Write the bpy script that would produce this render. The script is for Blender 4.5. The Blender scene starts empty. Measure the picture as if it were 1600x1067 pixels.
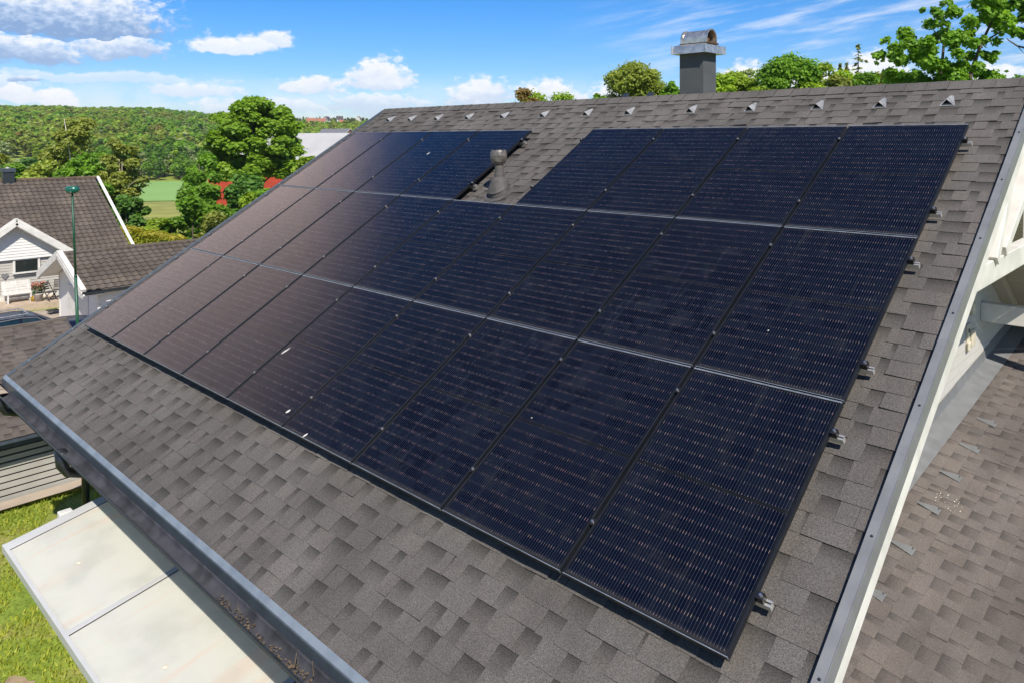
import bpy, math, random
import numpy as np
from mathutils import Vector, Matrix

# ------------------------------------------------------------------ camera, sky, sun, exposure
sc = bpy.context.scene
R_ = math.radians
CAM = Vector((11.33, -3.298, 2.514))
YAW, PITCH, ROLL = -43.958, -1.2, -0.137
cam_d = bpy.data.cameras.new("camera")
cam = bpy.data.objects.new("camera", cam_d)
sc.collection.objects.link(cam)
cam_d.sensor_width = 36.0
cam_d.lens = 36.0 * 0.73535
cam_d.shift_y = -0.18192
cam_d.clip_start = 0.05
cam_d.clip_end = 20000
cam.location = CAM
_fw = Vector((math.sin(R_(YAW)) * math.cos(R_(PITCH)), math.cos(R_(YAW)) * math.cos(R_(PITCH)), math.sin(R_(PITCH))))
_rt = Vector((math.cos(R_(YAW)), -math.sin(R_(YAW)), 0))
_up = _rt.cross(_fw)
_r2 = _rt * math.cos(R_(ROLL)) + _up * math.sin(R_(ROLL))
_u2 = -_rt * math.sin(R_(ROLL)) + _up * math.cos(R_(ROLL))
cam.rotation_euler = Matrix((_r2, _u2, -_fw)).transposed().to_euler()
sc.camera = cam

sc.view_settings.view_transform = 'Standard'
sc.view_settings.look = 'None'
sc.view_settings.exposure = 0.55
sc.view_settings.gamma = 1.0
sc.render.engine = 'CYCLES'
sc.cycles.max_bounces = 6
sc.cycles.transparent_max_bounces = 8

SUN = Vector((0.575, -0.34, 0.745)).normalized()
sun_d = bpy.data.lights.new("sun", 'SUN')
sun_d.energy = 4.6
sun_d.angle = R_(0.5)
sun_d.color = (1.0, 0.93, 0.83)
sun = bpy.data.objects.new("sun", sun_d)
sc.collection.objects.link(sun)
sun.rotation_euler = SUN.to_track_quat('Z', 'Y').to_euler()
sun.location = (20, -12, 30)

world = bpy.data.worlds.new("World")
sc.world = world
world.use_nodes = True


class NT:
    """tiny expression helper over a node tree"""
    def __init__(s, nt):
        s.nt = nt
        s.N = nt.nodes
        s.L = nt.links

    def node(s, t, **kw):
        n = s.N.new(t)
        for k, v in kw.items():
            setattr(n, k, v)
        return n

    def put(s, sock, v):
        if isinstance(v, bpy.types.NodeSocket):
            s.L.new(v, sock)
        elif v is not None:
            if hasattr(sock, 'default_value'):
                try:
                    sock.default_value = v
                except Exception:
                    sock.default_value = tuple(v) + (1.0,)

    def m(s, op, a, b=None, c=None, clamp=False):
        n = s.node('ShaderNodeMath', operation=op, use_clamp=clamp)
        s.put(n.inputs[0], a)
        if b is not None:
            s.put(n.inputs[1], b)
        if c is not None:
            s.put(n.inputs[2], c)
        return n.outputs[0]

    def ss(s, x, a, b, to0=0.0, to1=1.0):
        n = s.node('ShaderNodeMapRange', interpolation_type='SMOOTHSTEP')
        s.put(n.inputs['Value'], x)
        s.put(n.inputs['From Min'], a)
        s.put(n.inputs['From Max'], b)
        s.put(n.inputs['To Min'], to0)
        s.put(n.inputs['To Max'], to1)
        return n.outputs[0]

    def noise(s, vec, scale, detail=4.0, rough=0.55, dim='3D', dist=0.0):
        n = s.node('ShaderNodeTexNoise', noise_dimensions=dim)
        if vec is not None:
            s.put(n.inputs['Vector'], vec)
        s.put(n.inputs['Scale'], scale)
        s.put(n.inputs['Detail'], detail)
        s.put(n.inputs['Roughness'], rough)
        s.put(n.inputs['Distortion'], dist)
        return n.outputs[0]

    def mix(s, f, a, b, mode='MIX'):
        n = s.node('ShaderNodeMix', data_type='RGBA', blend_type=mode)
        s.put(n.inputs[0], f)
        s.put(n.inputs[6], a if isinstance(a, bpy.types.NodeSocket) else tuple(a)[:3] + (1.0,))
        s.put(n.inputs[7], b if isinstance(b, bpy.types.NodeSocket) else tuple(b)[:3] + (1.0,))
        return n.outputs[2]

    def comb(s, x, y, z):
        n = s.node('ShaderNodeCombineXYZ')
        s.put(n.inputs[0], x)
        s.put(n.inputs[1], y)
        s.put(n.inputs[2], z)
        return n.outputs[0]

    def sep(s, v):
        n = s.node('ShaderNodeSeparateXYZ')
        s.put(n.inputs[0], v)
        return n.outputs

    def ramp(s, f, stops):
        n = s.node('ShaderNodeValToRGB')
        cr = n.color_ramp
        cr.elements[0].position = stops[0][0]
        cr.elements[0].color = tuple(stops[0][1]) + (1,)
        cr.elements[1].position = stops[-1][0]
        cr.elements[1].color = tuple(stops[-1][1]) + (1,)
        for p, c in stops[1:-1]:
            e = cr.elements.new(p)
            e.color = tuple(c) + (1,)
        s.put(n.inputs[0], f)
        return n.outputs[0]


def build_sky():
    w = NT(world.node_tree)
    w.N.clear()
    out = w.node('ShaderNodeOutputWorld')
    sky = w.node('ShaderNodeTexSky', sky_type='NISHITA')
    sky.sun_disc = False
    sky.sun_elevation = math.asin(SUN.z)
    sky.sun_rotation = math.atan2(SUN.x, SUN.y)
    sky.altitude = 200
    sky.air_density = 1.0
    sky.dust_density = 0.05
    sky.ozone_density = 2.2
    hs = w.node('ShaderNodeHueSaturation')
    w.put(hs.inputs['Saturation'], 1.5)
    w.put(hs.inputs['Value'], 1.0)
    w.put(hs.inputs['Color'], sky.outputs[0])
    # cloud cover, laid out by compass bearing and elevation
    tc = w.node('ShaderNodeTexCoord')
    d = tc.outputs['Generated']
    X, Y, Z = w.sep(d)
    az = w.m('MULTIPLY', w.m('ARCTAN2', X, Y), 57.29578)
    el = w.m('MULTIPLY', w.m('ARCSINE', Z), 57.29578)
    tone = w.mix(w.ss(el, -1.0, 13.0), (0.56, 0.66, 0.94), (0.62, 0.80, 1.04))
    bg1 = w.node('ShaderNodeBackground')
    w.put(bg1.inputs[0], w.mix(1.0, hs.outputs[0], tone, 'MULTIPLY'))
    w.put(bg1.inputs[1], 0.093)
    co = w.comb(az, w.m('MULTIPLY', el, 1.6), 0.0)
    n1 = w.m('SUBTRACT', w.noise(co, 0.28, 6, 0.55), 0.5)
    co2 = w.comb(w.m('ADD', az, 37.0), w.m('MULTIPLY', el, 1.6), 3.0)
    n2 = w.m('SUBTRACT', w.noise(co2, 0.28, 6, 0.55), 0.5)
    lump = w.m('SUBTRACT', w.noise(co, 1.25, 6, 0.6), 0.5)
    azw = w.m('ADD', az, w.m('MULTIPLY', n1, 4.2))
    elw = w.m('ADD', el, w.m('MULTIPLY', n2, 2.0))
    # bearing, elevation of the base line, half width, height above base, depth below base, strength, base greyness
    blobs = [(-74.6, 7.5, 7.4, 3.6, 1.3, 1.0, 1.0), (-77.6, 5.6, 4.6, 1.3, 0.8, 1.0, 0.8), (-71.6, 6.0, 3.6, 1.2, 0.7, 0.95, 0.7), (-76.6, 3.75, 1.6, .3, .3, .9, .75),
             (-64.2, 6.45, 3.4, 1.2, 0.4, 0.95, 0.25), (-61.6, 6.9, 2.0, 1.0, 0.4, 0.9, 0.25),
             (-59.0, 3.7, 3.0, 1.1, 0.5, 1.0, 0.3), (-53.9, 4.25, 3.2, 1.9, 0.6, 1.0, 0.35),
             (-66.8, 3.45, 3.6, 0.75, 0.7, 0.8, 0.25), (-77.2, 2.7, 2.6, 0.9, 0.5, 1.0, 0.2),
             (-74.9, 2.5, 1.6, 1.0, 0.4, 1.0, 0.15), (-62.0, 2.3, 6.0, 0.8, 0.8, 0.8, 0.3), (-72.0, 4.1, 9.0, 0.55, 0.5, 0.55, 0.25), (-80.0, 3.4, 6.0, 1.2, 0.8, 0.7, 0.3),
             (-46.5, 3.2, 3.6, 1.7, 1.2, 0.95, 0.4), (-41.0, 3.1, 3.2, 1.6, 1.0, 1.0, 0.3), (-35.5, 3.0, 3.0, 1.6, 1.2, 1.0, 0.25),
             (-54.0, 2.8, 5.0, 0.9, 1.2, 0.8, 0.4), (-26.5, 3.6, 3.2, 2.0, 1.5, 1.0, 0.15), (-22.6, 3.4, 4.2, 1.8, 1.6, 1.0, 0.15),
             (-18.5, 4.0, 3.0, 2.0, 1.6, 1.0, 0.15), (-12.0, 3.8, 3.4, 1.3, 1.2, 1.0, 0.2),
             (-30.0, 2.9, 2.6, 1.3, 1.0, 0.9, 0.2), (-90.0, 20.0, 29.0, 18.0, 10.5, 1.0, 0.2),
             (-101.0, 24.5, 24.0, 12.5, 10.0, 1.0, 0.2)]
    dens = None
    shade = None
    for a, e, ww, hu, hd, st, gr in blobs:
        big = ww > 15
        da = w.m('DIVIDE', w.m('SUBTRACT', azw, a), ww)
        de = w.m('SUBTRACT', elw, e)
        up = w.m('DIVIDE', w.m('MAXIMUM', de, 0.0), hu)
        dn = w.m('DIVIDE', w.m('MAXIMUM', w.m('MULTIPLY', de, -1.0), 0.0), hd)
        v = w.m('ADD', up, dn)
        r = w.m('SQRT', w.m('ADD', w.m('MULTIPLY', da, da), w.m('MULTIPLY', v, v)))
        q = w.m('SUBTRACT', w.m('SUBTRACT', 1.0, r), w.m('MULTIPLY', lump, -1.25 if not big else -0.5))
        q = w.m('MULTIPLY', w.ss(q, -0.04, 0.44), st)
        s_ = w.ss(w.m('ADD', w.m('DIVIDE', w.m('SUBTRACT', de, 0.0), hu), w.m('MULTIPLY', lump, 1.6)), -0.40, 0.95, 1.0 - gr, 1.0)
        if dens is None:
            dens, shade = q, s_
        else:
            gt = w.m('GREATER_THAN', q, dens)
            shade = w.m('ADD', shade, w.m('MULTIPLY', gt, w.m('SUBTRACT', s_, shade)))
            dens = w.m('MAXIMUM', dens, q)
    # thin streaks of high cloud
    sv = w.comb(w.m('ADD', w.m('MULTIPLY', az, 0.16), w.m('MULTIPLY', el, -0.10)), w.m('SUBTRACT', w.m('MULTIPLY', el, 1.15), w.m('MULTIPLY', az, 0.16)), 0.0)
    st1 = w.noise(sv, 0.9, 6, 0.6)
    band = w.m('MULTIPLY', w.ss(az, -42.0, -24.0), w.ss(el, 16.0, 8.0))
    st_ = w.m('MULTIPLY', w.ss(st1, 0.43, 0.74), w.m('MULTIPLY', band, 0.85))
    # pale veil low over the hill
    veil = w.m('MULTIPLY', w.m('MULTIPLY', w.ss(w.noise(co, 0.35, 5, 0.58), 0.33, 0.60), w.m('MULTIPLY', w.ss(el, 5.4, 1.6), w.ss(el, -1.0, 0.0))), 0.66)
    thin = w.m('MAXIMUM', st_, veil)
    # broken cumulus over the rest of the sky, away from the picture
    far = w.m('MULTIPLY', w.ss(w.noise(co, 0.07, 6, 0.6), 0.50, 0.62), w.m('MAXIMUM', w.ss(az, 5.0, 15.0), w.ss(az, -120.0, -132.0)))
    far = w.m('MULTIPLY', far, w.m('MULTIPLY', w.ss(el, 74.0, 58.0), w.ss(el, 0.5, 3.0)))
    dens2 = w.m('MAXIMUM', w.m('MAXIMUM', dens, far), w.m('MULTIPLY', thin, 0.8))
    shade2 = w.m('ADD', shade, w.m('MULTIPLY', w.m('GREATER_THAN', w.m('MULTIPLY', thin, 0.8), dens), w.m('SUBTRACT', 0.93, shade)))
    shade2 = w.m('ADD', shade2, w.m('MULTIPLY', w.m('GREATER_THAN', far, w.m('MAXIMUM', dens, thin)), w.m('SUBTRACT', 0.55, shade2)))
    ccol = w.ramp(shade2, [(0.1, (0.26, 0.40, 0.66)), (0.45, (0.50, 0.63, 0.85)), (0.78, (0.80, 0.86, 0.96)), (1.0, (0.97, 0.97, 1.0))])
    bg2 = w.node('ShaderNodeBackground')
    w.put(bg2.inputs[0], ccol)
    w.put(bg2.inputs[1], 0.74)
    ms = w.node('ShaderNodeMixShader')
    w.put(ms.inputs[0], w.m('MINIMUM', dens2, 0.97))
    w.L.new(bg1.outputs[0], ms.inputs[1])
    w.L.new(bg2.outputs[0], ms.inputs[2])
    w.L.new(ms.outputs[0], out.inputs[0])


build_sky()
world.cycles.sampling_method = 'MANUAL'
world.cycles.sample_map_resolution = 1024

# ------------------------------------------------------------------ helpers
COL = sc.collection
rng = np.random.default_rng(7)
rnd = random.Random(11)


def tag(o, label=None, cat=None, group=None, kind=None):
    if label:
        o['label'] = label
    if cat:
        o['category'] = cat
    if group:
        o['group'] = group
    if kind:
        o['kind'] = kind
    return o


def empty(name, label, cat, loc=(0, 0, 0), rotz=0.0, group=None):
    o = bpy.data.objects.new(name, None)
    COL.objects.link(o)
    o.location = loc
    o.rotation_euler = (0, 0, rotz)
    o.empty_display_size = 0.3
    return tag(o, label, cat, group)


def mesh_obj(name, verts, faces, mat, parent=None, smooth=False, col=None, uv=None, mats=None, midx=None):
    me = bpy.data.meshes.new(name)
    if isinstance(verts, np.ndarray) and isinstance(faces, np.ndarray):
        n, k = faces.shape
        me.vertices.add(len(verts))
        me.vertices.foreach_set('co', verts.astype(np.float32).ravel())
        me.loops.add(n * k)
        me.loops.foreach_set('vertex_index', faces.astype(np.int32).ravel())
        me.polygons.add(n)
        me.polygons.foreach_set('loop_start', np.arange(0, n * k, k, dtype=np.int32))
        me.polygons.foreach_set('loop_total', np.full(n, k, np.int32))
        me.update(calc_edges=True)
    else:
        me.from_pydata([tuple(v) for v in verts], [], [tuple(f) for f in faces])
        me.update()
    if smooth:
        me.polygons.foreach_set('use_smooth', np.ones(len(me.polygons), dtype=bool))
    if col is not None:       # per-vertex grey/tint value
        a = me.color_attributes.new('tint', 'FLOAT_COLOR', 'POINT')
        c = np.asarray(col, np.float32)
        if c.ndim == 1:
            c = np.stack([c, c, c, np.ones_like(c)], 1)
        a.data.foreach_set('color', c.ravel())
    if uv is not None:        # per-vertex uv
        l = me.uv_layers.new(name='UVMap')
        vi = np.empty(len(me.loops), np.int32)
        me.loops.foreach_get('vertex_index', vi)
        l.data.foreach_set('uv', np.asarray(uv, np.float32)[vi].ravel())
    for m_ in (mats or [mat]):
        me.materials.append(m_)
    if midx is not None:
        me.polygons.foreach_set('material_index', np.asarray(midx, np.int32))
    o = bpy.data.objects.new(name, me)
    COL.objects.link(o)
    if parent is not None:
        o.parent = parent
    return o


class MB:
    def __init__(s, M=None):
        s.v = []
        s.f = []
        s.c = []
        s.M = M

    def add(s, vs, fs, c=1.0):
        b = len(s.v)
        s.v += [tuple(v) for v in vs]
        s.f += [tuple(b + i for i in f) for f in fs]
        s.c += list(c) if hasattr(c, '__len__') else [c] * len(vs)

    def box(s, a, b, c=1.0, M=None):
        x0, y0, z0 = a
        x1, y1, z1 = b
        vs = [(x0, y0, z0), (x1, y0, z0), (x1, y1, z0), (x0, y1, z0), (x0, y0, z1), (x1, y0, z1), (x1, y1, z1), (x0, y1, z1)]
        if M is not None:
            vs = [tuple(M @ Vector(v)) for v in vs]
        s.add(vs, [(3, 2, 1, 0), (4, 5, 6, 7), (0, 1, 5, 4), (1, 2, 6, 5), (2, 3, 7, 6), (3, 0, 4, 7)], c)

    def quad(s, a, b, c, d, t=1.0):
        s.add([a, b, c, d], [(0, 1, 2, 3)], t)

    def prism(s, poly, vec, c=1.0):
        """closed prism: polygon (list of 3D points) swept along vec"""
        n = len(poly)
        vec = Vector(vec)
        p = [Vector(q) for q in poly]
        vs = p + [q + vec for q in p]
        fs = [tuple(range(n - 1, -1, -1)), tuple(range(n, 2 * n))]
        fs += [(i, (i + 1) % n, n + (i + 1) % n, n + i) for i in range(n)]
        s.add(vs, fs, c)

    def beam(s, a, b, w, h, up=(0, 0, 1), c=1.0):
        """rectangular bar from a to b; h along up"""
        a = Vector(a)
        b = Vector(b)
        d = (b - a).normalized()
        up = Vector(up)
        sd = d.cross(up).normalized()
        u = sd.cross(d).normalized()
        vs = []
        for p in (a, b):
            for q, r in ((-1, -1), (1, -1), (1, 1), (-1, 1)):
                vs.append(p + sd * (q * w / 2) + u * (r * h / 2))
        s.add(vs, [(3, 2, 1, 0), (4, 5, 6, 7), (0, 1, 5, 4), (1, 2, 6, 5), (2, 3, 7, 6), (3, 0, 4, 7)], c)

    def tube(s, pts, rad, n=8, c=1.0, caps=True):
        pts = [Vector(p) for p in pts]
        rr = rad if hasattr(rad, '__len__') else [rad] * len(pts)
        b = len(s.v)
        ref = None
        for i, p in enumerate(pts):
            d = (pts[min(i + 1, len(pts) - 1)] - pts[max(i - 1, 0)]).normalized()
            if ref is None:
                ref = Vector((0, 0, 1)) if abs(d.z) < 0.9 else Vector((1, 0, 0))
                ref = (ref - d * ref.dot(d)).normalized()
            else:
                ref = (ref - d * ref.dot(d)).normalized()
            bi = d.cross(ref)
            for k in range(n):
                a = 2 * math.pi * k / n
                s.v.append(tuple(p + (ref * math.cos(a) + bi * math.sin(a)) * rr[i]))
                s.c.append(c)
        for i in range(len(pts) - 1):
            for k in range(n):
                k2 = (k + 1) % n
                s.f.append((b + i * n + k, b + i * n + k2, b + (i + 1) * n + k2, b + (i + 1) * n + k))
        if caps:
            s.f.append(tuple(b + k for k in range(n - 1, -1, -1)))
            e = b + (len(pts) - 1) * n
            s.f.append(tuple(e + k for k in range(n)))

    def lathe(s, prof, o=(0, 0, 0), n=20, c=1.0, axis=(0, 0, 1)):
        q = Vector((0, 0, 1)).rotation_difference(Vector(axis)).to_matrix()
        o = Vector(o)
        b = len(s.v)
        for r, z in prof:
            for k in range(n):
                a = 2 * math.pi * k / n
                s.v.append(tuple(o + q @ Vector((r * math.cos(a), r * math.sin(a), z))))
                s.c.append(c)
        for i in range(len(prof) - 1):
            for k in range(n):
                k2 = (k + 1) % n
                s.f.append((b + i * n + k, b + i * n + k2, b + (i + 1) * n + k2, b + (i + 1) * n + k))

    def build(s, name, mat, parent=None, smooth=False, tint=False, bevel=0.0):
        vs = s.v
        if s.M is not None:
            vs = [tuple(s.M @ Vector(v)) for v in vs]
        o = mesh_obj(name, vs, s.f, mat, parent, smooth, s.c if tint else None)
        if bevel:
            m_ = o.modifiers.new('bevel', 'BEVEL')
            m_.width = bevel
            m_.segments = 2
            m_.limit_method = 'ANGLE'
        return o


# ------------------------------------------------------------------ materials
def material(name):
    m_ = bpy.data.materials.new(name)
    m_.use_nodes = True
    t = NT(m_.node_tree)
    t.N.clear()
    out = t.node('ShaderNodeOutputMaterial')
    return m_, t, out


def principled(t, out, base, rough=0.6, metal=0.0, spec=0.5, normal=None, **kw):
    p = t.node('ShaderNodeBsdfPrincipled')
    t.put(p.inputs['Base Color'], base if isinstance(base, bpy.types.NodeSocket) else tuple(base)[:3] + (1,))
    t.put(p.inputs['Roughness'], rough)
    t.put(p.inputs['Metallic'], metal)
    t.put(p.inputs['Specular IOR Level'], spec)
    if normal is not None:
        t.L.new(normal, p.inputs['Normal'])
    for k, v in kw.items():
        t.put(p.inputs[k], v)
    t.L.new(p.outputs[0], out.inputs[0])
    return p


def bump(t, h, strength=0.3, dist=0.01):
    b = t.node('ShaderNodeBump')
    t.put(b.inputs['Strength'], strength)
    t.put(b.inputs['Distance'], dist)
    t.L.new(h, b.inputs['Height'])
    return b.outputs[0]


def simple(name, c, rough=0.6, metal=0.0, var=0.12, scale=3.0, spec=0.5, bmp=0.0, bscale=60.0):
    c = tuple(x * 0.78 for x in c)
    m_, t, out = material(name)
    tc = t.node('ShaderNodeTexCoord').outputs['Object']
    n = t.noise(tc, scale, 5, 0.6)
    k = t.ss(n, 0.3, 0.7, 1 - var, 1 + var)
    base = t.mix(1.0, c, t.comb(k, k, k), 'MULTIPLY')
    rg = t.ss(n, 0.25, 0.75, max(rough - 0.07, 0.02), min(rough + 0.07, 1))
    nm = bump(t, t.noise(tc, bscale, 4, 0.6), bmp, 0.01) if bmp else None
    principled(t, out, base, rg, metal, spec, nm)
    return m_


def tinted(name, c, rough=0.9, grain=0.3, gscale=170.0, blotch=0.18, bscale=1.3, bmp=0.5, dirt=None):
    """granule / painted material whose tone follows the 'tint' attribute of the mesh"""
    c = tuple(x * 0.80 for x in c)
    m_, t, out = material(name)
    tc = t.node('ShaderNodeTexCoord').outputs['Object']
    at = t.node('ShaderNodeAttribute', attribute_name='tint')
    g = t.noise(tc, gscale, 2, 0.7)
    gk = t.ss(g, 0.25, 0.75, 1 - grain, 1 + grain)
    b = t.ss(t.noise(tc, bscale, 5, 0.6), 0.3, 0.7, 1 - blotch, 1 + blotch)
    X, Y, Z = t.sep(tc)
    run = t.noise(t.comb(t.m('MULTIPLY', X, 2.6), t.m('MULTIPLY', Y, 0.3), t.m('MULTIPLY', Z, 0.3)), 1.0, 5, 0.65)
    k = t.m('MULTIPLY', t.m('MULTIPLY', gk, b), t.ss(run, 0.32, 0.68, 0.86, 1.10))
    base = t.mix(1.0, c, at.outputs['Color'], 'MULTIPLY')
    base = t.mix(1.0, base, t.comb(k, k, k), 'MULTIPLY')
    hue = t.noise(tc, gscale * 0.8, 1, 0.5)
    base = t.mix(t.m('MULTIPLY', t.ss(hue, 0.5, 0.75), 0.35), base, t.mix(1.0, base, (1.25, 1.0, 0.82), 'MULTIPLY'))
    if dirt:
        base = t.mix(t.m('MULTIPLY', t.ss(t.noise(tc, 0.7, 6, 0.7), 0.5, 0.75), dirt[1]), base, dirt[0])
    principled(t, out, base, rough, 0, 0.3, bump(t, g, bmp, 0.004))
    return m_


M = {}
M['shingle'] = tinted('asphalt_shingle', (0.117, 0.108, 0.099), 0.93, 0.50, 150, 0.15, 0.9, 0.6)
M['shingle_shed'] = tinted('weathered_shingle', (0.120, 0.103, 0.088), 0.93, 0.3, 150, 0.16, 1.0, 0.5)
M['shingle_annex'] = tinted('annex_shingle', (0.146, 0.128, 0.114), 0.93, 0.42, 150, 0.14, 1.0, 0.5)
M['flashing'] = simple('grey_sheet_metal', (0.215, 0.222, 0.225), 0.5, 0.1, 0.10, 5)
M['flashing_dark'] = simple('dark_sheet_metal', (0.075, 0.095, 0.115), 0.45, 0.3, 0.15, 6)
M['flashing_light'] = simple('pale_sheet_metal', (0.27, 0.31, 0.35), 0.42, 0.3, 0.14, 6)
M['gutter_in'] = simple('gutter_inside', (0.055, 0.056, 0.066), 0.85, 0.0, 0.4, 5, spec=0.2)
M['gutter_out'] = simple('gutter_black', (0.018, 0.022, 0.026), 0.35, 0.0, 0.3, 9)
M['gutter_dirt'] = simple('gutter_silt', (0.42, 0.35, 0.26), 0.9, 0.0, 0.3, 14, bmp=0.4)
M['white_paint'] = simple('white_painted_wood', (0.76, 0.735, 0.675), 0.6, 0, 0.10, 3.5, bmp=0.12, bscale=22)
M['white_wall'] = simple('white_wall_paint', (0.80, 0.785, 0.75), 0.7, 0, 0.05, 2.0)
M['grey_wall'] = simple('beige_wall_paint', (0.50, 0.475, 0.42), 0.75, 0, 0.06, 2.0)
M['soffit'] = simple('cream_soffit_board', (0.62, 0.57, 0.47), 0.7, 0, 0.06, 3)
M['rail_alu'] = simple('aluminium_rail', (0.80, 0.78, 0.72), 0.35, 0.7, 0.06, 20)
M['clamp_black'] = simple('black_clamp', (0.03, 0.03, 0.035), 0.35, 0.5, 0.1, 30)
M['bolt'] = simple('steel_bolt', (0.75, 0.72, 0.68), 0.25, 0.9, 0.05, 40)
M['pv_frame'] = simple('black_anodised_frame', (0.014, 0.016, 0.020), 0.42, 0.2, 0.12, 8)
M['pv_lip'] = simple('frame_edge_glint', (0.34, 0.37, 0.40), 0.36, 0.5, 0.25, 9)  # pale colour painted on the black frame edges for sun and sky glint
M['dropping'] = simple('bird_dropping', (0.62, 0.60, 0.55), 0.9, 0, 0.2, 60)
M['galv'] = simple('galvanised_steel', (0.34, 0.345, 0.34), 0.4, 0.2, 0.16, 12)
M['bright_steel'] = simple('bright_steel_sheet', (0.80, 0.74, 0.66), 0.33, 0.85, 0.22, 16, bmp=.25, bscale=25)
M['vent_plastic'] = simple('faded_grey_plastic', (0.088, 0.080, 0.074), 0.7, 0, 0.25, 9)
M['vent_cap'] = simple('dull_metal_cap', (0.135, 0.125, 0.116), 0.5, 0.3, 0.45, 14)
M['dark_hole'] = simple('black_void', (0.006, 0.006, 0.006), 0.95)
M['chimney'] = simple('grey_render_chimney', (0.088, 0.095, 0.100), 0.8, 0, 0.10, 5, bmp=0.25, bscale=90)
M['black_steel'] = simple('black_coated_steel', (0.035, 0.042, 0.05), 0.4, 0.2, 0.1, 10)
M['tile'] = tinted('concrete_roof_tile', (0.118, 0.097, 0.078), 0.85, 0.16, 25, 0.16, 0.6, 0.25, ((0.16, 0.12, 0.08), 0.3))
M['slat'] = simple('pale_grey_slat', (0.44, 0.425, 0.38), 0.75, 0, 0.10, 2)
M['slat_dark'] = simple('dark_cladding_gap', (0.02, 0.018, 0.016), 0.9)
M['canopy_frame'] = simple('white_aluminium', (0.62, 0.62, 0.59), 0.4, 0.1, 0.05, 3)
M['seal'] = simple('brown_rubber_seal', (0.045, 0.03, 0.025), 0.7)
M['lamp_green'] = simple('green_enamel', (0.010, 0.085, 0.040), 0.45, 0.1, 0.10, 4)
M['lamp_head'] = simple('green_lamp_housing', (0.012, 0.135, 0.095), 0.3, 0.1, 0.10, 9)
M['glass_dark'] = simple('dark_window_glass', (0.020, 0.028, 0.024), 0.06, 0, 0.3, 2, spec=0.8)
M['car_paint'] = simple('midnight_blue_car_paint', (0.006, 0.010, 0.026), 0.3, 0.0, 0.1, 2, spec=0.4)
M['car_black'] = simple('black_car_trim', (0.012, 0.012, 0.014), 0.4)
M['car_glass'] = simple('car_side_glass', (0.010, 0.026, 0.034), 0.12, 0, 0.3, 2, spec=0.5)
M['chrome'] = simple('chrome_trim', (0.55, 0.55, 0.53), 0.38, 0.8, 0.03, 10)
M['rubber'] = simple('tyre_rubber', (0.012, 0.012, 0.012), 0.8)
M['deck'] = simple('pale_deck_board', (0.52, 0.41, 0.30), 0.85, 0, 0.14, 4, bmp=0.2)
M['drive'] = simple('pale_gravel_drive', (0.42, 0.345, 0.265), 0.95, 0, 0.16, 1.2, bmp=0.3, bscale=12)
M['terracotta'] = simple('terracotta_tile', (0.36, 0.14, 0.085), 0.85, 0, 0.15, 1)
M['slate'] = simple('grey_roof_slate', (0.17, 0.17, 0.185), 0.8, 0, 0.1, 0.6)
M['far_dark_roof'] = simple('dark_far_roof', (0.07, 0.06, 0.06), 0.85, 0, 0.1, 0.6)
M['far_white'] = simple('white_far_wall', (0.72, 0.69, 0.64), 0.8, 0, 0.05, 1)
M['orange_wall'] = simple('orange_timber_wall', (0.42, 0.13, 0.05), 0.85, 0, 0.1, 1)
M['barn_red'] = simple('barn_red_boards', (0.48, 0.055, 0.025), 0.85, 0, 0.14, 1.5)
M['barn_roof'] = simple('pale_corrugated_roof', (0.46, 0.455, 0.445), 0.7, 0.0, 0.06, 0.4)
M['pot'] = simple('pale_flower_pot', (0.55, 0.50, 0.44), 0.8)
M['flower'] = simple('orange_pink_flowers', (0.42, 0.16, 0.10), 0.8, 0, 0.6, 40)
M['flower_leaf'] = simple('pot_leaves', (0.05, 0.10, 0.03), 0.8, 0, 0.3, 30)
M['yellow_plastic'] = simple('yellow_plastic', (0.62, 0.40, 0.04), 0.5)
M['dark_wood'] = simple('dark_grey_wood', (0.075, 0.065, 0.06), 0.7, 0, 0.2, 8)
M['mat_black'] = simple('dark_door_mat', (0.03, 0.027, 0.025), 0.95)
M['cream_plastic'] = simple('cream_plastic', (0.74, 0.68, 0.53), 0.5)
M['white_plastic'] = simple('white_plastic', (0.78, 0.77, 0.74), 0.4)
M['stone'] = simple('grey_stone', (0.20, 0.20, 0.20), 0.9, 0, 0.2, 8)
M['bark'] = simple('tree_bark', (0.12, 0.095, 0.07), 0.95, 0, 0.3, 4, bmp=0.4, bscale=14)
M['bark_pale'] = simple('pale_dead_bark', (0.42, 0.36, 0.28), 0.95, 0, 0.2, 4)
M['birch_bark'] = simple('white_birch_bark', (0.62, 0.57, 0.48), 0.9, 0, 0.25, 3)


def mat_annex_wall():
    m_, t, out = material('pale_painted_brick')
    tc = t.node('ShaderNodeTexCoord').outputs['Object']
    X, Y, Z = t.sep(tc)
    br = t.node('ShaderNodeTexBrick')
    t.put(br.inputs['Vector'], t.comb(Y, Z, 0.0))
    t.put(br.inputs['Scale'], 1.0)
    t.put(br.inputs['Brick Width'], 0.42)
    t.put(br.inputs['Row Height'], 0.125)
    t.put(br.inputs['Mortar Size'], 0.008)
    t.put(br.inputs['Color1'], (0.47, 0.455, 0.415, 1))
    t.put(br.inputs['Color2'], (0.50, 0.485, 0.445, 1))
    t.put(br.inputs['Mortar'], (0.43, 0.415, 0.38, 1))
    n = t.noise(tc, 30, 4, 0.6)
    base = t.mix(t.ss(n, 0.4, 0.7, 0, 0.2), br.outputs[0], (0.45, 0.43, 0.39))
    principled(t, out, base, 0.85, 0, 0.3, bump(t, br.outputs['Fac'], -0.4, 0.01))
    return m_


M['annex_wall'] = mat_annex_wall()


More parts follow.
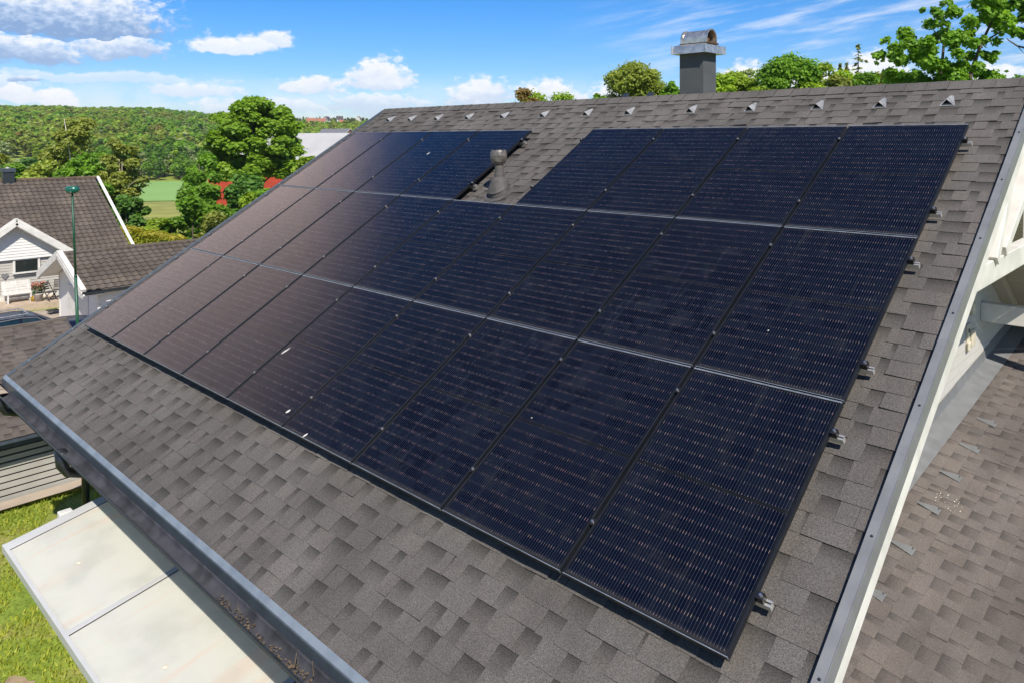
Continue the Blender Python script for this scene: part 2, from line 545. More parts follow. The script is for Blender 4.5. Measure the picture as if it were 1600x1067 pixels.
def mat_pv():
    """mono half-cell laminate: uv in metres, origin at lower left of the module"""
    m_, t, out = material('solar_cell_glass')
    uv = t.node('ShaderNodeUVMap', uv_map='UVMap').outputs[0]
    X, Y, _ = t.sep(uv)
    oi = t.node('ShaderNodeObjectInfo').outputs['Random']
    W_, H_ = 1.041, 1.706
    ncell, nrow = 6, 20
    mx, my = 0.020, 0.022
    cw = (W_ - 2 * mx) / ncell
    gapm = 0.022
    ch = (H_ - 2 * my - gapm) / nrow
    # shift upper half by the middle gap
    upper = t.m('GREATER_THAN', Y, H_ / 2)
    ys = t.m('SUBTRACT', t.m('SUBTRACT', Y, my), t.m('MULTIPLY', upper, gapm))
    cyf = t.m('DIVIDE', ys, ch)
    cxf = t.m('DIVIDE', t.m('SUBTRACT', X, mx), cw)
    row = t.m('FLOOR', cyf)
    coln = t.m('FLOOR', cxf)
    fy = t.m('FRACT', cyf)
    fx = t.m('FRACT', cxf)
    dy = t.m('MULTIPLY', t.m('MINIMUM', fy, t.m('SUBTRACT', 1.0, fy)), ch)       # metres to the nearest row edge
    dx = t.m('MULTIPLY', t.m('MINIMUM', fx, t.m('SUBTRACT', 1.0, fx)), cw)
    nb = 9.0
    bf = t.m('FRACT', t.m('MULTIPLY', fx, nb))
    bd = t.m('MULTIPLY', t.m('ABSOLUTE', t.m('SUBTRACT', bf, 0.5)), cw / nb)        # metres to the nearest wire
    inside = t.m('MULTIPLY', t.m('MULTIPLY', t.m('GREATER_THAN', X, mx), t.m('LESS_THAN', X, W_ - mx)),
                 t.m('MULTIPLY', t.m('GREATER_THAN', Y, my), t.m('LESS_THAN', Y, H_ - my)))
    mid = t.m('LESS_THAN', t.m('ABSOLUTE', t.m('SUBTRACT', Y, H_ / 2)), gapm / 2)
    inside = t.m('MULTIPLY', inside, t.m('SUBTRACT', 1.0, mid))
    wire = t.m('MULTIPLY', t.ss(bd, 0.0016, 0.0006), inside)
    wn = t.node('ShaderNodeTexWhiteNoise', noise_dimensions='4D')
    t.put(wn.inputs['Vector'], t.comb(t.m('FLOOR', t.m('MULTIPLY', cxf, nb)), t.m('ROUND', cyf), 0.0))
    t.put(wn.inputs['W'], t.m('MULTIPLY', oi, 91.0))
    wr = wn.outputs['Value']
    wc = wn.outputs['Color']
    tick = t.m('MULTIPLY', t.ss(dy, 0.013, 0.007), wire)
    tickr = t.m('MULTIPLY', tick, t.m('ADD', 0.10, t.m('MULTIPLY', 0.62, t.m('MULTIPLY', wr, wr))))
    cn = t.node('ShaderNodeTexWhiteNoise', noise_dimensions='4D')
    t.put(cn.inputs['Vector'], t.comb(coln, row, 1.0))
    t.put(cn.inputs['W'], t.m('MULTIPLY', oi, 37.0))
    k = t.ss(cn.outputs['Value'], 0.0, 1.0, 0.75, 1.3)
    cell = t.mix(cn.outputs['Value'], (0.0019, 0.0039, 0.0125), (0.0026, 0.0042, 0.0092))
    cell = t.mix(1.0, cell, t.comb(k, k, k), 'MULTIPLY')
    gapk = t.m('MAXIMUM', t.m('LESS_THAN', dy, 0.0012), t.m('LESS_THAN', dx, 0.0012))
    base = t.mix(gapk, cell, (0.006, 0.006, 0.008))
    base = t.mix(t.m('SUBTRACT', 1.0, inside), base, (0.008, 0.009, 0.011))
    wcol = t.mix(0.16, (0.25, 0.215, 0.215), wc)
    wcol = t.mix(0.5, wcol, (0.24, 0.20, 0.20))
    base = t.mix(t.m('MULTIPLY', wire, 0.42), base, (0.078, 0.082, 0.098))
    base = t.mix(tickr, base, t.mix(1.0, wcol, (1.25, 1.15, 1.12), 'MULTIPLY'))
    # dust
    dn = t.noise(t.comb(X, Y, t.m('MULTIPLY', oi, 13.0)), 5.0, 6, 0.65)
    base = t.mix(t.m('MULTIPLY', t.ss(dn, 0.5, 0.8), 0.03), base, (0.3, 0.27, 0.22))
    # dried rain runs, along the slope
    rn = t.noise(t.comb(t.m('MULTIPLY', X, 26.0), t.m('MULTIPLY', Y, 1.6), t.m('MULTIPLY', oi, 29.0)), 1.0, 4, 0.6)
    base = t.mix(t.m('MULTIPLY', t.ss(rn, 0.56, 0.78), 0.022), base, (0.34, 0.31, 0.27))
    # dust line above the lower frame
    base = t.mix(t.m('MULTIPLY', t.ss(Y, 0.05, 0.012), 0.05), base, (0.34, 0.31, 0.27))
    df = t.node('ShaderNodeBsdfPrincipled')
    t.put(df.inputs['Base Color'], base)
    t.put(df.inputs['Roughness'], 0.6)
    t.put(df.inputs['Specular IOR Level'], 0.0)
    gl = t.node('ShaderNodeBsdfGlossy')
    t.put(gl.inputs['Color'], (1.0, 0.77, 0.68, 1))
    t.put(gl.inputs['Roughness'], 0.10)
    fr = t.node('ShaderNodeFresnel')
    t.put(fr.inputs['IOR'], 1.46)
    rip = t.noise(t.comb(t.m('MULTIPLY', X, 1.0), t.m('MULTIPLY', Y, 7.0), t.m('MULTIPLY', oi, 7.0)), 9.0, 3, 0.6)
    fac = t.m('MULTIPLY', t.m('MULTIPLY', t.m('POWER', fr.outputs[0], 2.1), 10.5), t.ss(rip, 0.3, 0.7, 0.85, 1.08))
    mx_ = t.node('ShaderNodeMixShader')
    t.put(mx_.inputs[0], fac)
    t.L.new(df.outputs[0], mx_.inputs[1])
    t.L.new(gl.outputs[0], mx_.inputs[2])
    t.L.new(mx_.outputs[0], out.inputs[0])
    return m_


M['pv'] = mat_pv()


def mat_leaf(name, a, b, transl=0.42):
    m_, t, out = material(name)
    at = t.node('ShaderNodeAttribute', attribute_name='tint')
    oi = t.node('ShaderNodeObjectInfo').outputs['Random']
    c = t.mix(t.sep(at.outputs['Color'])[0], a, b)
    k = t.ss(oi, 0.0, 1.0, 0.9, 1.12)
    c = t.mix(1.0, c, t.comb(k, k, k), 'MULTIPLY')
    d = t.node('ShaderNodeBsdfPrincipled')
    t.put(d.inputs['Base Color'], c)
    t.put(d.inputs['Roughness'], 0.5)
    t.put(d.inputs['Specular IOR Level'], 0.25)
    tr = t.node('ShaderNodeBsdfTranslucent')
    t.put(tr.inputs['Color'], t.mix(1.0, c, (1.5, 1.5, 0.55), 'MULTIPLY'))
    ms = t.node('ShaderNodeMixShader')
    t.put(ms.inputs[0], transl)
    t.L.new(d.outputs[0], ms.inputs[1])
    t.L.new(tr.outputs[0], ms.inputs[2])
    t.L.new(ms.outputs[0], out.inputs[0])
    return m_


L = {
    'green': mat_leaf('leaf_green', (0.094, 0.205, 0.019), (0.227, 0.399, 0.039)),
    'mid': mat_leaf('leaf_mid_green', (0.124, 0.234, 0.018), (0.296, 0.455, 0.044)),
    'deep': mat_leaf('leaf_deep_green', (0.062, 0.146, 0.027), (0.135, 0.264, 0.039)),
    'yellow': mat_leaf('leaf_yellow_green', (0.175, 0.235, 0.030), (0.37, 0.43, 0.09)),
    'bright': mat_leaf('leaf_bright_green', (0.167, 0.272, 0.025), (0.354, 0.474, 0.049)),
    'olive': mat_leaf('leaf_olive', (0.150, 0.190, 0.036), (0.300, 0.330, 0.070)),
    'silver': mat_leaf('leaf_silver_green', (0.197, 0.254, 0.118), (0.340, 0.397, 0.186)),
    'needle': mat_leaf('needle_dark', (0.103, 0.143, 0.042), (0.234, 0.240, 0.078), 0.2),
    'hedge': mat_leaf('hedge_leaf', (0.20, 0.26, 0.016), (0.42, 0.42, 0.035)),
    'hedge_top': mat_leaf('hedge_new_growth', (0.30, 0.30, 0.034), (0.44, 0.38, 0.05)),
    'brown': mat_leaf('leaf_rusty', (0.197, 0.144, 0.051), (0.305, 0.212, 0.075)),
    'grass': mat_leaf('grass_blade', (0.160, 0.225, 0.022), (0.400, 0.400, 0.052), 0.25),
}


def mat_ground():
    m_, t, out = material('meadow_ground')
    tc = t.node('ShaderNodeTexCoord').outputs['Object']
    n = t.noise(tc, 0.9, 7, 0.65)
    f = t.noise(tc, 22, 5, 0.7)
    c = t.ramp(n, [(0.3, (0.13, 0.20, 0.022)), (0.5, (0.19, 0.25, 0.034)), (0.62, (0.27, 0.25, 0.07)), (0.72, (0.36, 0.28, 0.15))])
    k = t.ss(f, 0.25, 0.75, 0.6, 1.4)
    c = t.mix(1.0, c, t.comb(k, k, k), 'MULTIPLY')
    principled(t, out, c, 0.95, 0, 0.2, bump(t, f, 0.6, 0.05))
    return m_


def mat_field():
    m_, t, out = material('young_crop')
    tc = t.node('ShaderNodeTexCoord').outputs['Object']
    n = t.noise(tc, 0.03, 6, 0.6)
    f = t.noise(tc, 1.5, 4, 0.7)
    c = t.ramp(n, [(0.3, (0.17, 0.31, 0.085)), (0.7, (0.22, 0.36, 0.11))])
    k = t.ss(f, 0.25, 0.75, 0.9, 1.1)
    c = t.mix(1.0, c, t.comb(k, k, k), 'MULTIPLY')
    principled(t, out, c, 0.95, 0, 0.2)
    return m_


M['ground'] = mat_ground()
M['field'] = mat_field()


def mat_canopy_sheet():
    m_, t, out = material('opal_plastic_sheet')
    tc = t.node('ShaderNodeTexCoord').outputs['Object']
    X, Y, Z = t.sep(tc)
    n = t.noise(t.comb(t.m('MULTIPLY', X, 6.0), t.m('MULTIPLY', Y, 0.5), 0.0), 1.0, 3, 0.5)
    c = t.mix(t.m('MULTIPLY', t.ss(n, 0.56, 0.70), 0.75), (0.74, 0.74, 0.68), (0.76, 0.68, 0.59))
    n2 = t.noise(tc, 2.0, 5, 0.6)
    c = t.mix(t.m('MULTIPLY', t.ss(n2, 0.45, 0.75), 0.3), c, (0.46, 0.475, 0.41))
    pr = principled(t, out, c, 0.3, 0, 0.5, None)
    tl = t.node('ShaderNodeBsdfTranslucent')
    t.put(tl.inputs['Color'], t.mix(1.0, c, (1.25, 1.22, 1.18), 'MULTIPLY'))
    ms = t.node('ShaderNodeMixShader')
    t.put(ms.inputs[0], 0.48)
    t.L.new(pr.outputs[0], ms.inputs[1])
    t.L.new(tl.outputs[0], ms.inputs[2])
    t.L.new(ms.outputs[0], out.inputs[0])
    return m_


M['canopy'] = mat_canopy_sheet()

# ------------------------------------------------------------------ terrain
FW2 = np.array([math.sin(R_(YAW)), math.cos(R_(YAW))])
RT2 = np.array([math.cos(R_(YAW)), -math.sin(R_(YAW))])
PR = np.array([0, 14, 20, 28, 40, 60, 100, 150, 220, 300, 340, 420, 540, 680, 820, 900, 1000, 1300, 2500, 6000], float)
PZ = np.array([-3.3, -3.35, -4.1, -4.85, -5.5, -6.5, -9.2, -11.0, -12.6, -14.0, -13.5, -8.0, 3.0, 15.0, 25.0, 28.5, 29.5, 28.0, 10.0, 0.0])


def tz(x, y):
    x = np.asarray(x, float)
    y = np.asarray(y, float)
    dx, dy = x - CAM.x, y - CAM.y
    r = np.hypot(dx, dy)
    az = np.degrees(np.arctan2(dx, dy))
    z = np.interp(r, PR, PZ)
    f = np.interp(az, [-180, -130, -100, -69, -62, -48, -30, 0, 180], [0.3, 0.5, 1.0, 1.0, 0.70, 0.70, 0.3, 0.2, 0.3])
    up = np.interp(r, PR, np.where(PR > 320, PZ + 13.5, 0))
    up = np.where(r > 340, up, 0)
    z = z - up * (1 - f)
    # behind the house the land stays nearly level
    g = np.interp(az, [-180, -120, -100, -55, -40, 60, 180], [1, 1, 0, 0, 1, 1, 1])
    flat = np.interp(r, [0, 20, 200, 2000, 6000], [-3.3, -3.4, -4.5, -6, 0])
    z = z * (1 - g) + flat * g
    return z + 0.0


def spot(px, d):
    """ground position along the bearing of image column px (1600 wide) at depth d"""
    a = (px - 800.0) / 1176.55
    p = np.array([CAM.x, CAM.y]) + d * (FW2 + a * RT2)
    return float(p[0]), float(p[1]), float(tz(p[0], p[1]))


def zat(py, d):
    """height of image row py at depth d"""
    return CAM.z - (py - 217.8) / 1176.55 * d


def build_terrain():
    rs = np.concatenate([[0], np.linspace(2, 30, 24), np.linspace(33, 120, 30), np.linspace(126, 420, 50), np.linspace(430, 1400, 60), np.geomspace(1450, 9000, 16)])
    na = 220
    th = np.linspace(0, 2 * np.pi, na, endpoint=False)
    V = [(CAM.x, CAM.y, float(tz(CAM.x, CAM.y)))]
    for r in rs[1:]:
        x = CAM.x + r * np.sin(th)
        y = CAM.y + r * np.cos(th)
        z = tz(x, y)
        if r > 25:
            z = z + 0.25 * np.sin(x * 0.09) * np.cos(y * 0.07)
        V += list(zip(x, y, z))
    F = [(0, 1 + (k + 1) % na, 1 + k) for k in range(na)]
    for i in range(len(rs) - 2):
        b0 = 1 + i * na
        b1 = b0 + na
        F += [(b0 + k, b0 + (k + 1) % na, b1 + (k + 1) % na, b1 + k) for k in range(na)]
    o = mesh_obj('ground', V, F, M['ground'], None, True)
    tag(o, kind='structure')

    def patch(name, pts, mat, lift, n=30):
        P = np.array(pts, float)
        u = np.linspace(0, 1, n)
        A = P[0][None] * (1 - u[:, None]) + P[1][None] * u[:, None]
        B = P[3][None] * (1 - u[:, None]) + P[2][None] * u[:, None]
        vs = []
        for i in range(n):
            for j in range(n):
                p = A[i] * (1 - u[j]) + B[i] * u[j]
                zz = float(tz(p[0], p[1]))
                rr = math.hypot(p[0] - CAM.x, p[1] - CAM.y)
                if rr > 25:
                    zz += 0.25 * math.sin(p[0] * 0.09) * math.cos(p[1] * 0.07)
                vs.append((p[0], p[1], zz + lift))
        fs = [(i * n + j, (i + 1) * n + j, (i + 1) * n + j + 1, i * n + j + 1) for i in range(n - 1) for j in range(n - 1)]
        tag(mesh_obj(name, vs, fs, mat, None, True), kind='structure')
    patch('driveway', [(-30.0, -9), (-13.5, -9), (-13.5, 30), (-30.0, 30)], M['drive'], 0.06)
    f = [spot(*a)[:2] for a in ((60, 175), (330, 180), (345, 292), (120, 292))]
    patch('crop_field', f, M['field'], 0.12, 40)
    f = [spot(*a)[:2] for a in ((150, 105), (330, 105), (330, 174.5), (60, 174.5))]
    patch('meadow_strip', f, simple('dry_meadow', (0.30, 0.31, 0.06), .95, 0, .2, .15), 0.10, 30)


build_terrain()

# ------------------------------------------------------------------ main house
RP = R_(30.779)
CR, SR = math.cos(RP), math.sin(RP)
H0 = -0.13                                   # roof deck below the module plane
RM = Matrix(((1, 0, 0), (0, CR, -SR), (0, SR, CR)))       # roof (u, v, h) -> world


def RW(u, v, h=0.0):
    return Vector((u, v * CR - h * SR, v * SR + h * CR))


U0, U1, V0, V1 = -0.46, 9.922, -1.02, 6.215
house = empty('main_house', 'house carrying the solar panels on its brown grey shingle roof', 'house', (4.7, 5.4, -3.3))
H_INV = Matrix.Translation((-4.7, -5.4, 3.3))


def hp(mb, name, mat, parent=None, **kw):
    """part of the main house, given in world coordinates"""
    par = parent or house
    T = H_INV if par is house or par.parent is house else H_INV
    mb.v = [tuple(T @ Vector(v)) for v in mb.v]
    return mb.build(name, mat, par, **kw)


def shingles(mb, u0, u1, v0, v1, f, E=0.143, seed=1, wmin=0.10, wmax=0.31, lift=0.05, dark=0.38):
    """laminated shingles on a plane; f maps (u, v, h) to world"""
    rg = random.Random(seed)
    k = 0
    v = v0
    while v < v1 - 0.01:
        t1 = min(v + E, v1)
        lo, hi = 0.005, 0.0005
        # backing strip, cut into shingle lengths
        u = u0
        while u < u1 - 1e-3:
            ln = rg.uniform(0.8, 1.05)
            ue = min(u + ln, u1)
            s = rg.uniform(0.88, 1.06)
            w = rg.uniform(-0.015, 0.025)
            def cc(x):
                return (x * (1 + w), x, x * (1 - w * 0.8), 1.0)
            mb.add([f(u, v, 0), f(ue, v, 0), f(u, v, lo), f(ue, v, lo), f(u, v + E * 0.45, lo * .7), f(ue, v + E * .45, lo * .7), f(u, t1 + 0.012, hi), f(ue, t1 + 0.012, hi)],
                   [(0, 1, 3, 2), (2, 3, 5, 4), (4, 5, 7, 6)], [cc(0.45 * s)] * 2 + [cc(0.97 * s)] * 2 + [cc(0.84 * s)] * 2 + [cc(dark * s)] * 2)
            # tabs of this shingle
            x = u + rg.uniform(0, 0.07)
            while x < ue - 0.04:
                tw = min(rg.uniform(wmin, wmax), ue - x)
                if tw < 0.05:
                    break
                q = rg.uniform(0.965, 1.04) if rg.random() < .88 else rg.uniform(.85, .96)
                wq = rg.uniform(-0.015, 0.022)
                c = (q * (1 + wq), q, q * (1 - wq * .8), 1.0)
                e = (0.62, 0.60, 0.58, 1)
                vb = v + rg.uniform(-0.003, 0.003)
                h1 = 0.0095
                h2 = 0.0095
                if rg.random() < lift:
                    h1 += rg.uniform(0.003, 0.011)
                if rg.random() < lift:
                    h2 += rg.uniform(0.003, 0.011)
                tp = t1 + 0.008
                a = [f(x, vb, 0.004), f(x + tw, vb, 0.004), f(x, vb, h1), f(x + tw, vb, h2), f(x, tp, 0.0045), f(x + tw, tp, 0.0045), f(x, tp, 0), f(x + tw, tp, 0)]
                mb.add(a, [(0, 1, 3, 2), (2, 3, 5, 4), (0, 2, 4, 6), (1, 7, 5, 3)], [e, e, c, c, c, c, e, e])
                x += tw + rg.choice([rg.uniform(0.05, 0.11), rg.uniform(0.10, 0.24), rg.uniform(0.10, 0.20)])
            u = ue
        v += E
        k += 1


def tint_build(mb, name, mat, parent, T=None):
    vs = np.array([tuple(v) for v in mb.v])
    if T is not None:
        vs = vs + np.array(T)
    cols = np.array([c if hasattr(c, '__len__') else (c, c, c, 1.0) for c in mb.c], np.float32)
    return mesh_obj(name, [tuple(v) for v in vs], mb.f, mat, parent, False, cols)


HT = (-4.7, -5.4, 3.3)
RIDGE_Y = V1 * CR - H0 * SR
RIDGE_Z = V1 * SR + H0 * CR


def build_house():
    # roof deck with shingles, both slopes
    mb = MB()
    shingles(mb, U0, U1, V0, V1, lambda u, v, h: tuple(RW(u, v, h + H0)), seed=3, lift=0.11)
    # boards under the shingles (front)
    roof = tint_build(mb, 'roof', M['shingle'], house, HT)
    mb = MB()
    back = lambda u, v, h: (lambda p: (p.x, 2 * RIDGE_Y - p.y, p.z))(RW(u, v, h + H0))
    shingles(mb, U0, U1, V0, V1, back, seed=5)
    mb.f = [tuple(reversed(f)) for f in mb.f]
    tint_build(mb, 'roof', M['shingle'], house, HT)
    # decking / soffit boards below each slope
    for sgn in (1, -1):
        s = MB()
        g = lambda u, v, h: (lambda p: Vector((p.x, p.y if sgn > 0 else 2 * RIDGE_Y - p.y, p.z)))(RW(u, v, h + H0))
        n = 62
        for i in range(n):
            a = V0 + (V1 - V0) * i / n
            b = V0 + (V1 - V0) * (i + 1) / n - 0.012
            p = [g(U0 + .03, a, -.03), g(U0 + .03, b, -.03), g(U0 + .03, b, -.05), g(U0 + .03, a, -.05)]
            q = [g(U1 + .03, a, -.03), g(U1 + .03, b, -.03), g(U1 + .03, b, -.05), g(U1 + .03, a, -.05)]
            s.add(p + q, [(0, 1, 2, 3), (7, 6, 5, 4), (0, 4, 5, 1), (1, 5, 6, 2), (2, 6, 7, 3), (3, 7, 4, 0)])
        s.quad(g(U0 + .02, V0, -.024), g(U1 + .02, V0, -.024), g(U1 + .02, V1 - .02, -.024), g(U0 + .02, V1 - .02, -.024))
        hp(s, 'soffit', M['soffit'])
    # ridge cap pieces
    mb = MB()
    rg = random.Random(4)
    x = U0
    while x < U1 - 0.02:
        w_ = 0.205
        q = rg.uniform(0.92, 1.08)
        e = 0.5
        xe = min(x + w_ + 0.02, U1 + 0.01)
        la, lb = rg.uniform(0.012, 0.018), 0.009
        pts = []
        for (xx, l) in ((x, lb), (xe, la)):
            for dv, hh in ((-0.155, l), (-0.03, l + .004), (0.0, l + 0.012)):
                pts.append(RW(xx, V1 + dv + .012, H0 + hh + .003))
            for dv, hh in ((-0.03, l + .004), (-0.155, l)):
                p = RW(xx, V1 + dv + .012, H0 + hh + .003)
                pts.append(Vector((p.x, 2 * RIDGE_Y - p.y, p.z)))
        fs = [(i, 5 + i, 6 + i, 1 + i) for i in range(4)]
        mb.add(pts, [tuple(reversed(f)) for f in fs], [q] * 10)
        # thick edges
        for xx, l in ((xe, la),):
            a = [RW(xx, V1 - .143, H0 + l + .003), RW(xx, V1 + .0, H0 + l + .014), RW(xx, V1 + .0, H0 + .0), RW(xx, V1 - .143, H0 + .001)]
            mb.add(a, [(0, 1, 2, 3)], e)
        a = [RW(x, V1 - .143, H0 + lb + .003), RW(xe, V1 - .143, H0 + la + .003), RW(xe, V1 - .143, H0), RW(x, V1 - .143, H0)]
        mb.add(a, [(3, 2, 1, 0)], e)
        x += w_
    cap = tint_build(mb, 'ridge_cap', M['shingle'], roof, HT)
    # triangular vent hoods under the ridge
    for u in (9.27, 8.64, 7.99, 7.20, 6.41, 5.47, 4.76, 3.95, 3.12, 2.32, 1.55, 0.83, 0.22):
        vent_hood([RW(u, 5.74, H0 + .012), RW(1, 0, 0), RW(0, 1, 0), RW(0, 0, 1)], roof)

    # rakes: metal edge flashing and barge boards on the right
    mb = MB(RM)
    for (a, b, z0, z1) in ((9.930, 9.936, H0, H0 + .045), (9.936, 9.986, H0 + .034, H0 + .042), (9.986, 9.990, H0 - .055, H0 + .046)):
        mb.box((a, V0 - .02, z0), (b, V1, z1))
    mb.v = [tuple(RM @ Vector(v)) for v in mb.v]
    mb.M = None
    fl = hp(mb, 'edge_flashing', M['flashing'])
    for v in (0.15, 0.95, 1.9, 2.75, 3.6, 4.4, 5.15):
        sc_ = MB()
        sc_.lathe([(0, .008), (.006, .007), (.008, .003), (.008, 0)], RW(9.960, v, H0 + .042), 8, axis=(0, -SR, CR))
        hp(sc_, 'screw', M['black_steel'], fl)
    for sgn in (1, -1):
        s = MB()
        def g(u, v, h):
            p = RW(u, v, h + H0)
            return Vector((p.x, p.y if sgn > 0 else 2 * RIDGE_Y - p.y, p.z))
        for (a, b, z0, z1) in ((9.955, 9.9855, -.165, -.05), ):
            P = [g(a, V0 - .02, z0), g(b, V0 - .02, z0), g(b, V1 + (0.0 if z1 < 0 else .0), z0), g(a, V1, z0), g(a, V0 - .02, z1), g(b, V0 - .02, z1), g(b, V1, z1), g(a, V1, z1)]
            s.add(P, [(3, 2, 1, 0), (4, 5, 6, 7), (0, 1, 5, 4), (1, 2, 6, 5), (2, 3, 7, 6), (3, 0, 4, 7)])
        hp(s, 'barge_board', M['white_paint'])
    # left rake trim
    mb = MB()
    for (a, b, z0, z1) in ((-.50, -.462, -.16, .012), (-.462, -.40, .010, .014)):
        p = [RW(a, V0, H0 + z0), RW(b, V0, H0 + z0), RW(b, V1, H0 + z0), RW(a, V1, H0 + z0), RW(a, V0, H0 + z1), RW(b, V0, H0 + z1), RW(b, V1, H0 + z1), RW(a, V1, H0 + z1)]
        mb.add(p, [(3, 2, 1, 0), (4, 5, 6, 7), (0, 1, 5, 4), (1, 2, 6, 5), (2, 3, 7, 6), (3, 0, 4, 7)])
    fl2 = hp(mb, 'edge_flashing', M['flashing_dark'])
    # little nail dots along the left rake
    for v in np.arange(-0.7, 6.0, 0.62):
        mb = MB()
        mb.lathe([(0, .007), (.010, .006), (.012, 0)], RW(-.43, v, H0 + .014), 8, axis=(0, -SR, CR))
        hp(mb, 'nail', M['bolt'], fl2)
    # eave: drip flashing, fascia, gutter
    mb = MB()
    e0 = RW(0, V0, H0)
    q0, q1 = RW(0, V0 + .022, H0 + .027), RW(0, V0 - .024, H0 + .012)
    mb.quad((U0 - .02, q0.y, q0.z), (U0 - .02, q1.y, q1.z), (U1 + .06, q1.y, q1.z), (U1 + .06, q0.y, q0.z))
    mb.box((U0 - .02, q1.y - .001, q1.z - .03), (U1 + .06, q1.y + .003, q1.z - .0005))
    hp(mb, 'drip_edge', M['flashing_light'])
    mb = MB()
    mb.box((U0 - .02, q1.y - .010, q1.z - .085), (U1 + .06, q1.y - .003, q1.z - .008))
    hp(mb, 'eave_board', M['flashing_dark'])
    mb = MB()
    mb.box((U0 - .02, e0.y - .016, e0.z - .24), (U1 + .06, e0.y + .004, e0.z - .030))
    hp(mb, 'fascia', M['flashing_dark'])
    # half round gutter
    r_ = 0.068
    gc = Vector((0, q1.y - .014 - r_, q1.z - .085))
    n = 12
    nu = 26
    xs = np.linspace(U0 - .06, U1 + .08, nu)
    vs, fs = [], []
    rg = random.Random(2)
    for i, xx in enumerate(xs):
        sag = -.006 * (i / nu) + rg.uniform(-.0015, .0015)
        for k in range(n + 1):
            a = math.pi + math.pi * k / n
            vs.append((xx, gc.y + r_ * math.cos(a), gc.z + sag + r_ * math.sin(a)))
    w1 = n + 1
    fs = [(i * w1 + k, i * w1 + k + 1, (i + 1) * w1 + k + 1, (i + 1) * w1 + k) for i in range(nu - 1) for k in range(n)]
    g = MB()
    g.add(vs, [tuple(reversed(f)) for f in fs])
    gut = hp(g, 'gutter', M['gutter_in'], smooth=True)
    so = gut.modifiers.new('thick', 'SOLIDIFY')
    so.thickness = .003
    b = MB()
    b.tube([(xs[0], gc.y - r_ - .004, gc.z + .004), (xs[-1], gc.y - r_ - .004, gc.z - .002)], .009, 8)
    hp(b, 'gutter_bead', M['gutter_out'], gut)
    # end cap
    ec = MB()
    ec.add([(xs[0], gc.y + r_ * math.cos(math.pi + math.pi * k / 12), gc.z + r_ * math.sin(math.pi + math.pi * k / 12)) for k in range(13)], [tuple(range(13))])
    hp(ec, 'end_cap', M['gutter_out'], gut)
    # silt at the left end and dry leaves further along
    sl = MB()
    rg = random.Random(8)
    for x0, x1, top in ((-.48, -.05, -.010),):
        m_ = 14
        for i in range(m_):
            a = x0 + (x1 - x0) * i / m_
            b_ = x0 + (x1 - x0) * (i + 1) / m_
            t0 = top + rg.uniform(-.006, .006)
            sl.quad((a, gc.y - .060, gc.z + t0 + .004), (b_, gc.y - .060, gc.z + t0), (b_, gc.y + .05, gc.z + t0 - .006), (a, gc.y + .05, gc.z + t0 - .002))
    hp(sl, 'silt', M['gutter_dirt'], gut)
    lv = MB()
    for i in range(420):
        xx = rg.uniform(6.1, 9.5)
        yy = gc.y + rg.uniform(-.045, .03)
        zz = gc.z - math.sqrt(max(.0, r_ ** 2 - (yy - gc.y) ** 2)) + rg.uniform(.006, .016)
        a = rg.uniform(0, 6.28)
        s_ = rg.uniform(.006, .018)
        d = Vector((math.cos(a), math.sin(a), rg.uniform(-.4, .4))) * s_
        p = Vector((math.sin(a), -math.cos(a), rg.uniform(-.3, .3))) * s_ * .6
        c = Vector((xx, yy, zz))
        lv.quad(c - d, c - p, c + d, c + p)
    for i in range(5):
        xx = rg.uniform(6.2, 8.2)
        c = Vector((xx, gc.y + rg.uniform(-.03, .04), gc.z - .02))
        lv.tube([c, c + Vector((rg.uniform(-.03, .03), rg.uniform(-.02, .02), rg.uniform(.05, .10)))], .003, 5)
    hp(lv, 'dry_leaves', simple('dry_gutter_leaves', (0.13, 0.095, 0.06), .9, 0, .5, 60), gut)
    # downpipes with elbows
    for xx in (-.20, 2.40):
        dp = MB()
        dp.tube([(xx, gc.y, gc.z - .05), (xx, gc.y, gc.z - .20), (xx, gc.y + .05, gc.z - .29), (xx, gc.y + .50, gc.z - .46), (xx, .06, gc.z - .62), (xx, .06, gc.z - .8), (xx, .06, -3.2)],
                [.075, .062, .055, .05, .05, .05, .05], 12)
        hp(dp, 'downpipe', M['gutter_out'], smooth=True)
    # walls
    w = MB()
    w.box((.30, .12, -3.4), (8.75, .30, -.32))
    w.box((.30, .30, -3.4), (.48, 10.5, -.28))
    w.box((.30, 10.5, -3.4), (8.75, 10.68, -.32))
    w.prism([(.30, .3, -.28), (.30, 10.5, -.28), (.30, RIDGE_Y, RIDGE_Z - .22)], (.18, 0, 0))
    hp(w, 'wall', M['white_wall'])
    gw = MB()
    gw.add([(8.75, .12, -3.4), (8.75, 10.68, -3.4), (8.75, 10.68, -.28), (8.75, RIDGE_Y, RIDGE_Z - .08), (8.75, .12, -.28)], [(0, 1, 2, 3, 4)])
    gw.add([(8.55, .12, -3.4), (8.55, 10.68, -3.4), (8.55, 10.68, -.28), (8.55, RIDGE_Y, RIDGE_Z - .08), (8.55, .12, -.28)], [(4, 3, 2, 1, 0)])
    hp(gw, 'gable_wall', M['annex_wall'])
    # rafter trim on the gable wall and purlin ends
    for sgn in (1, -1):
        s = MB()
        def g2(x_, v, h):
            p = RW(x_, v, h + H0)
            return Vector((p.x, p.y if sgn > 0 else 2 * RIDGE_Y - p.y, p.z))
        P = [g2(8.753, V0, -.20), g2(8.90, V0, -.20), g2(8.90, V1, -.20), g2(8.753, V1, -.20), g2(8.753, V0, -.055), g2(8.90, V0, -.055), g2(8.90, V1, -.055), g2(8.753, V1, -.055)]
        s.add(P, [(3, 2, 1, 0), (4, 5, 6, 7), (0, 1, 5, 4), (1, 2, 6, 5), (2, 3, 7, 6), (3, 0, 4, 7)])
        hp(s, 'rafter', M['soffit'])
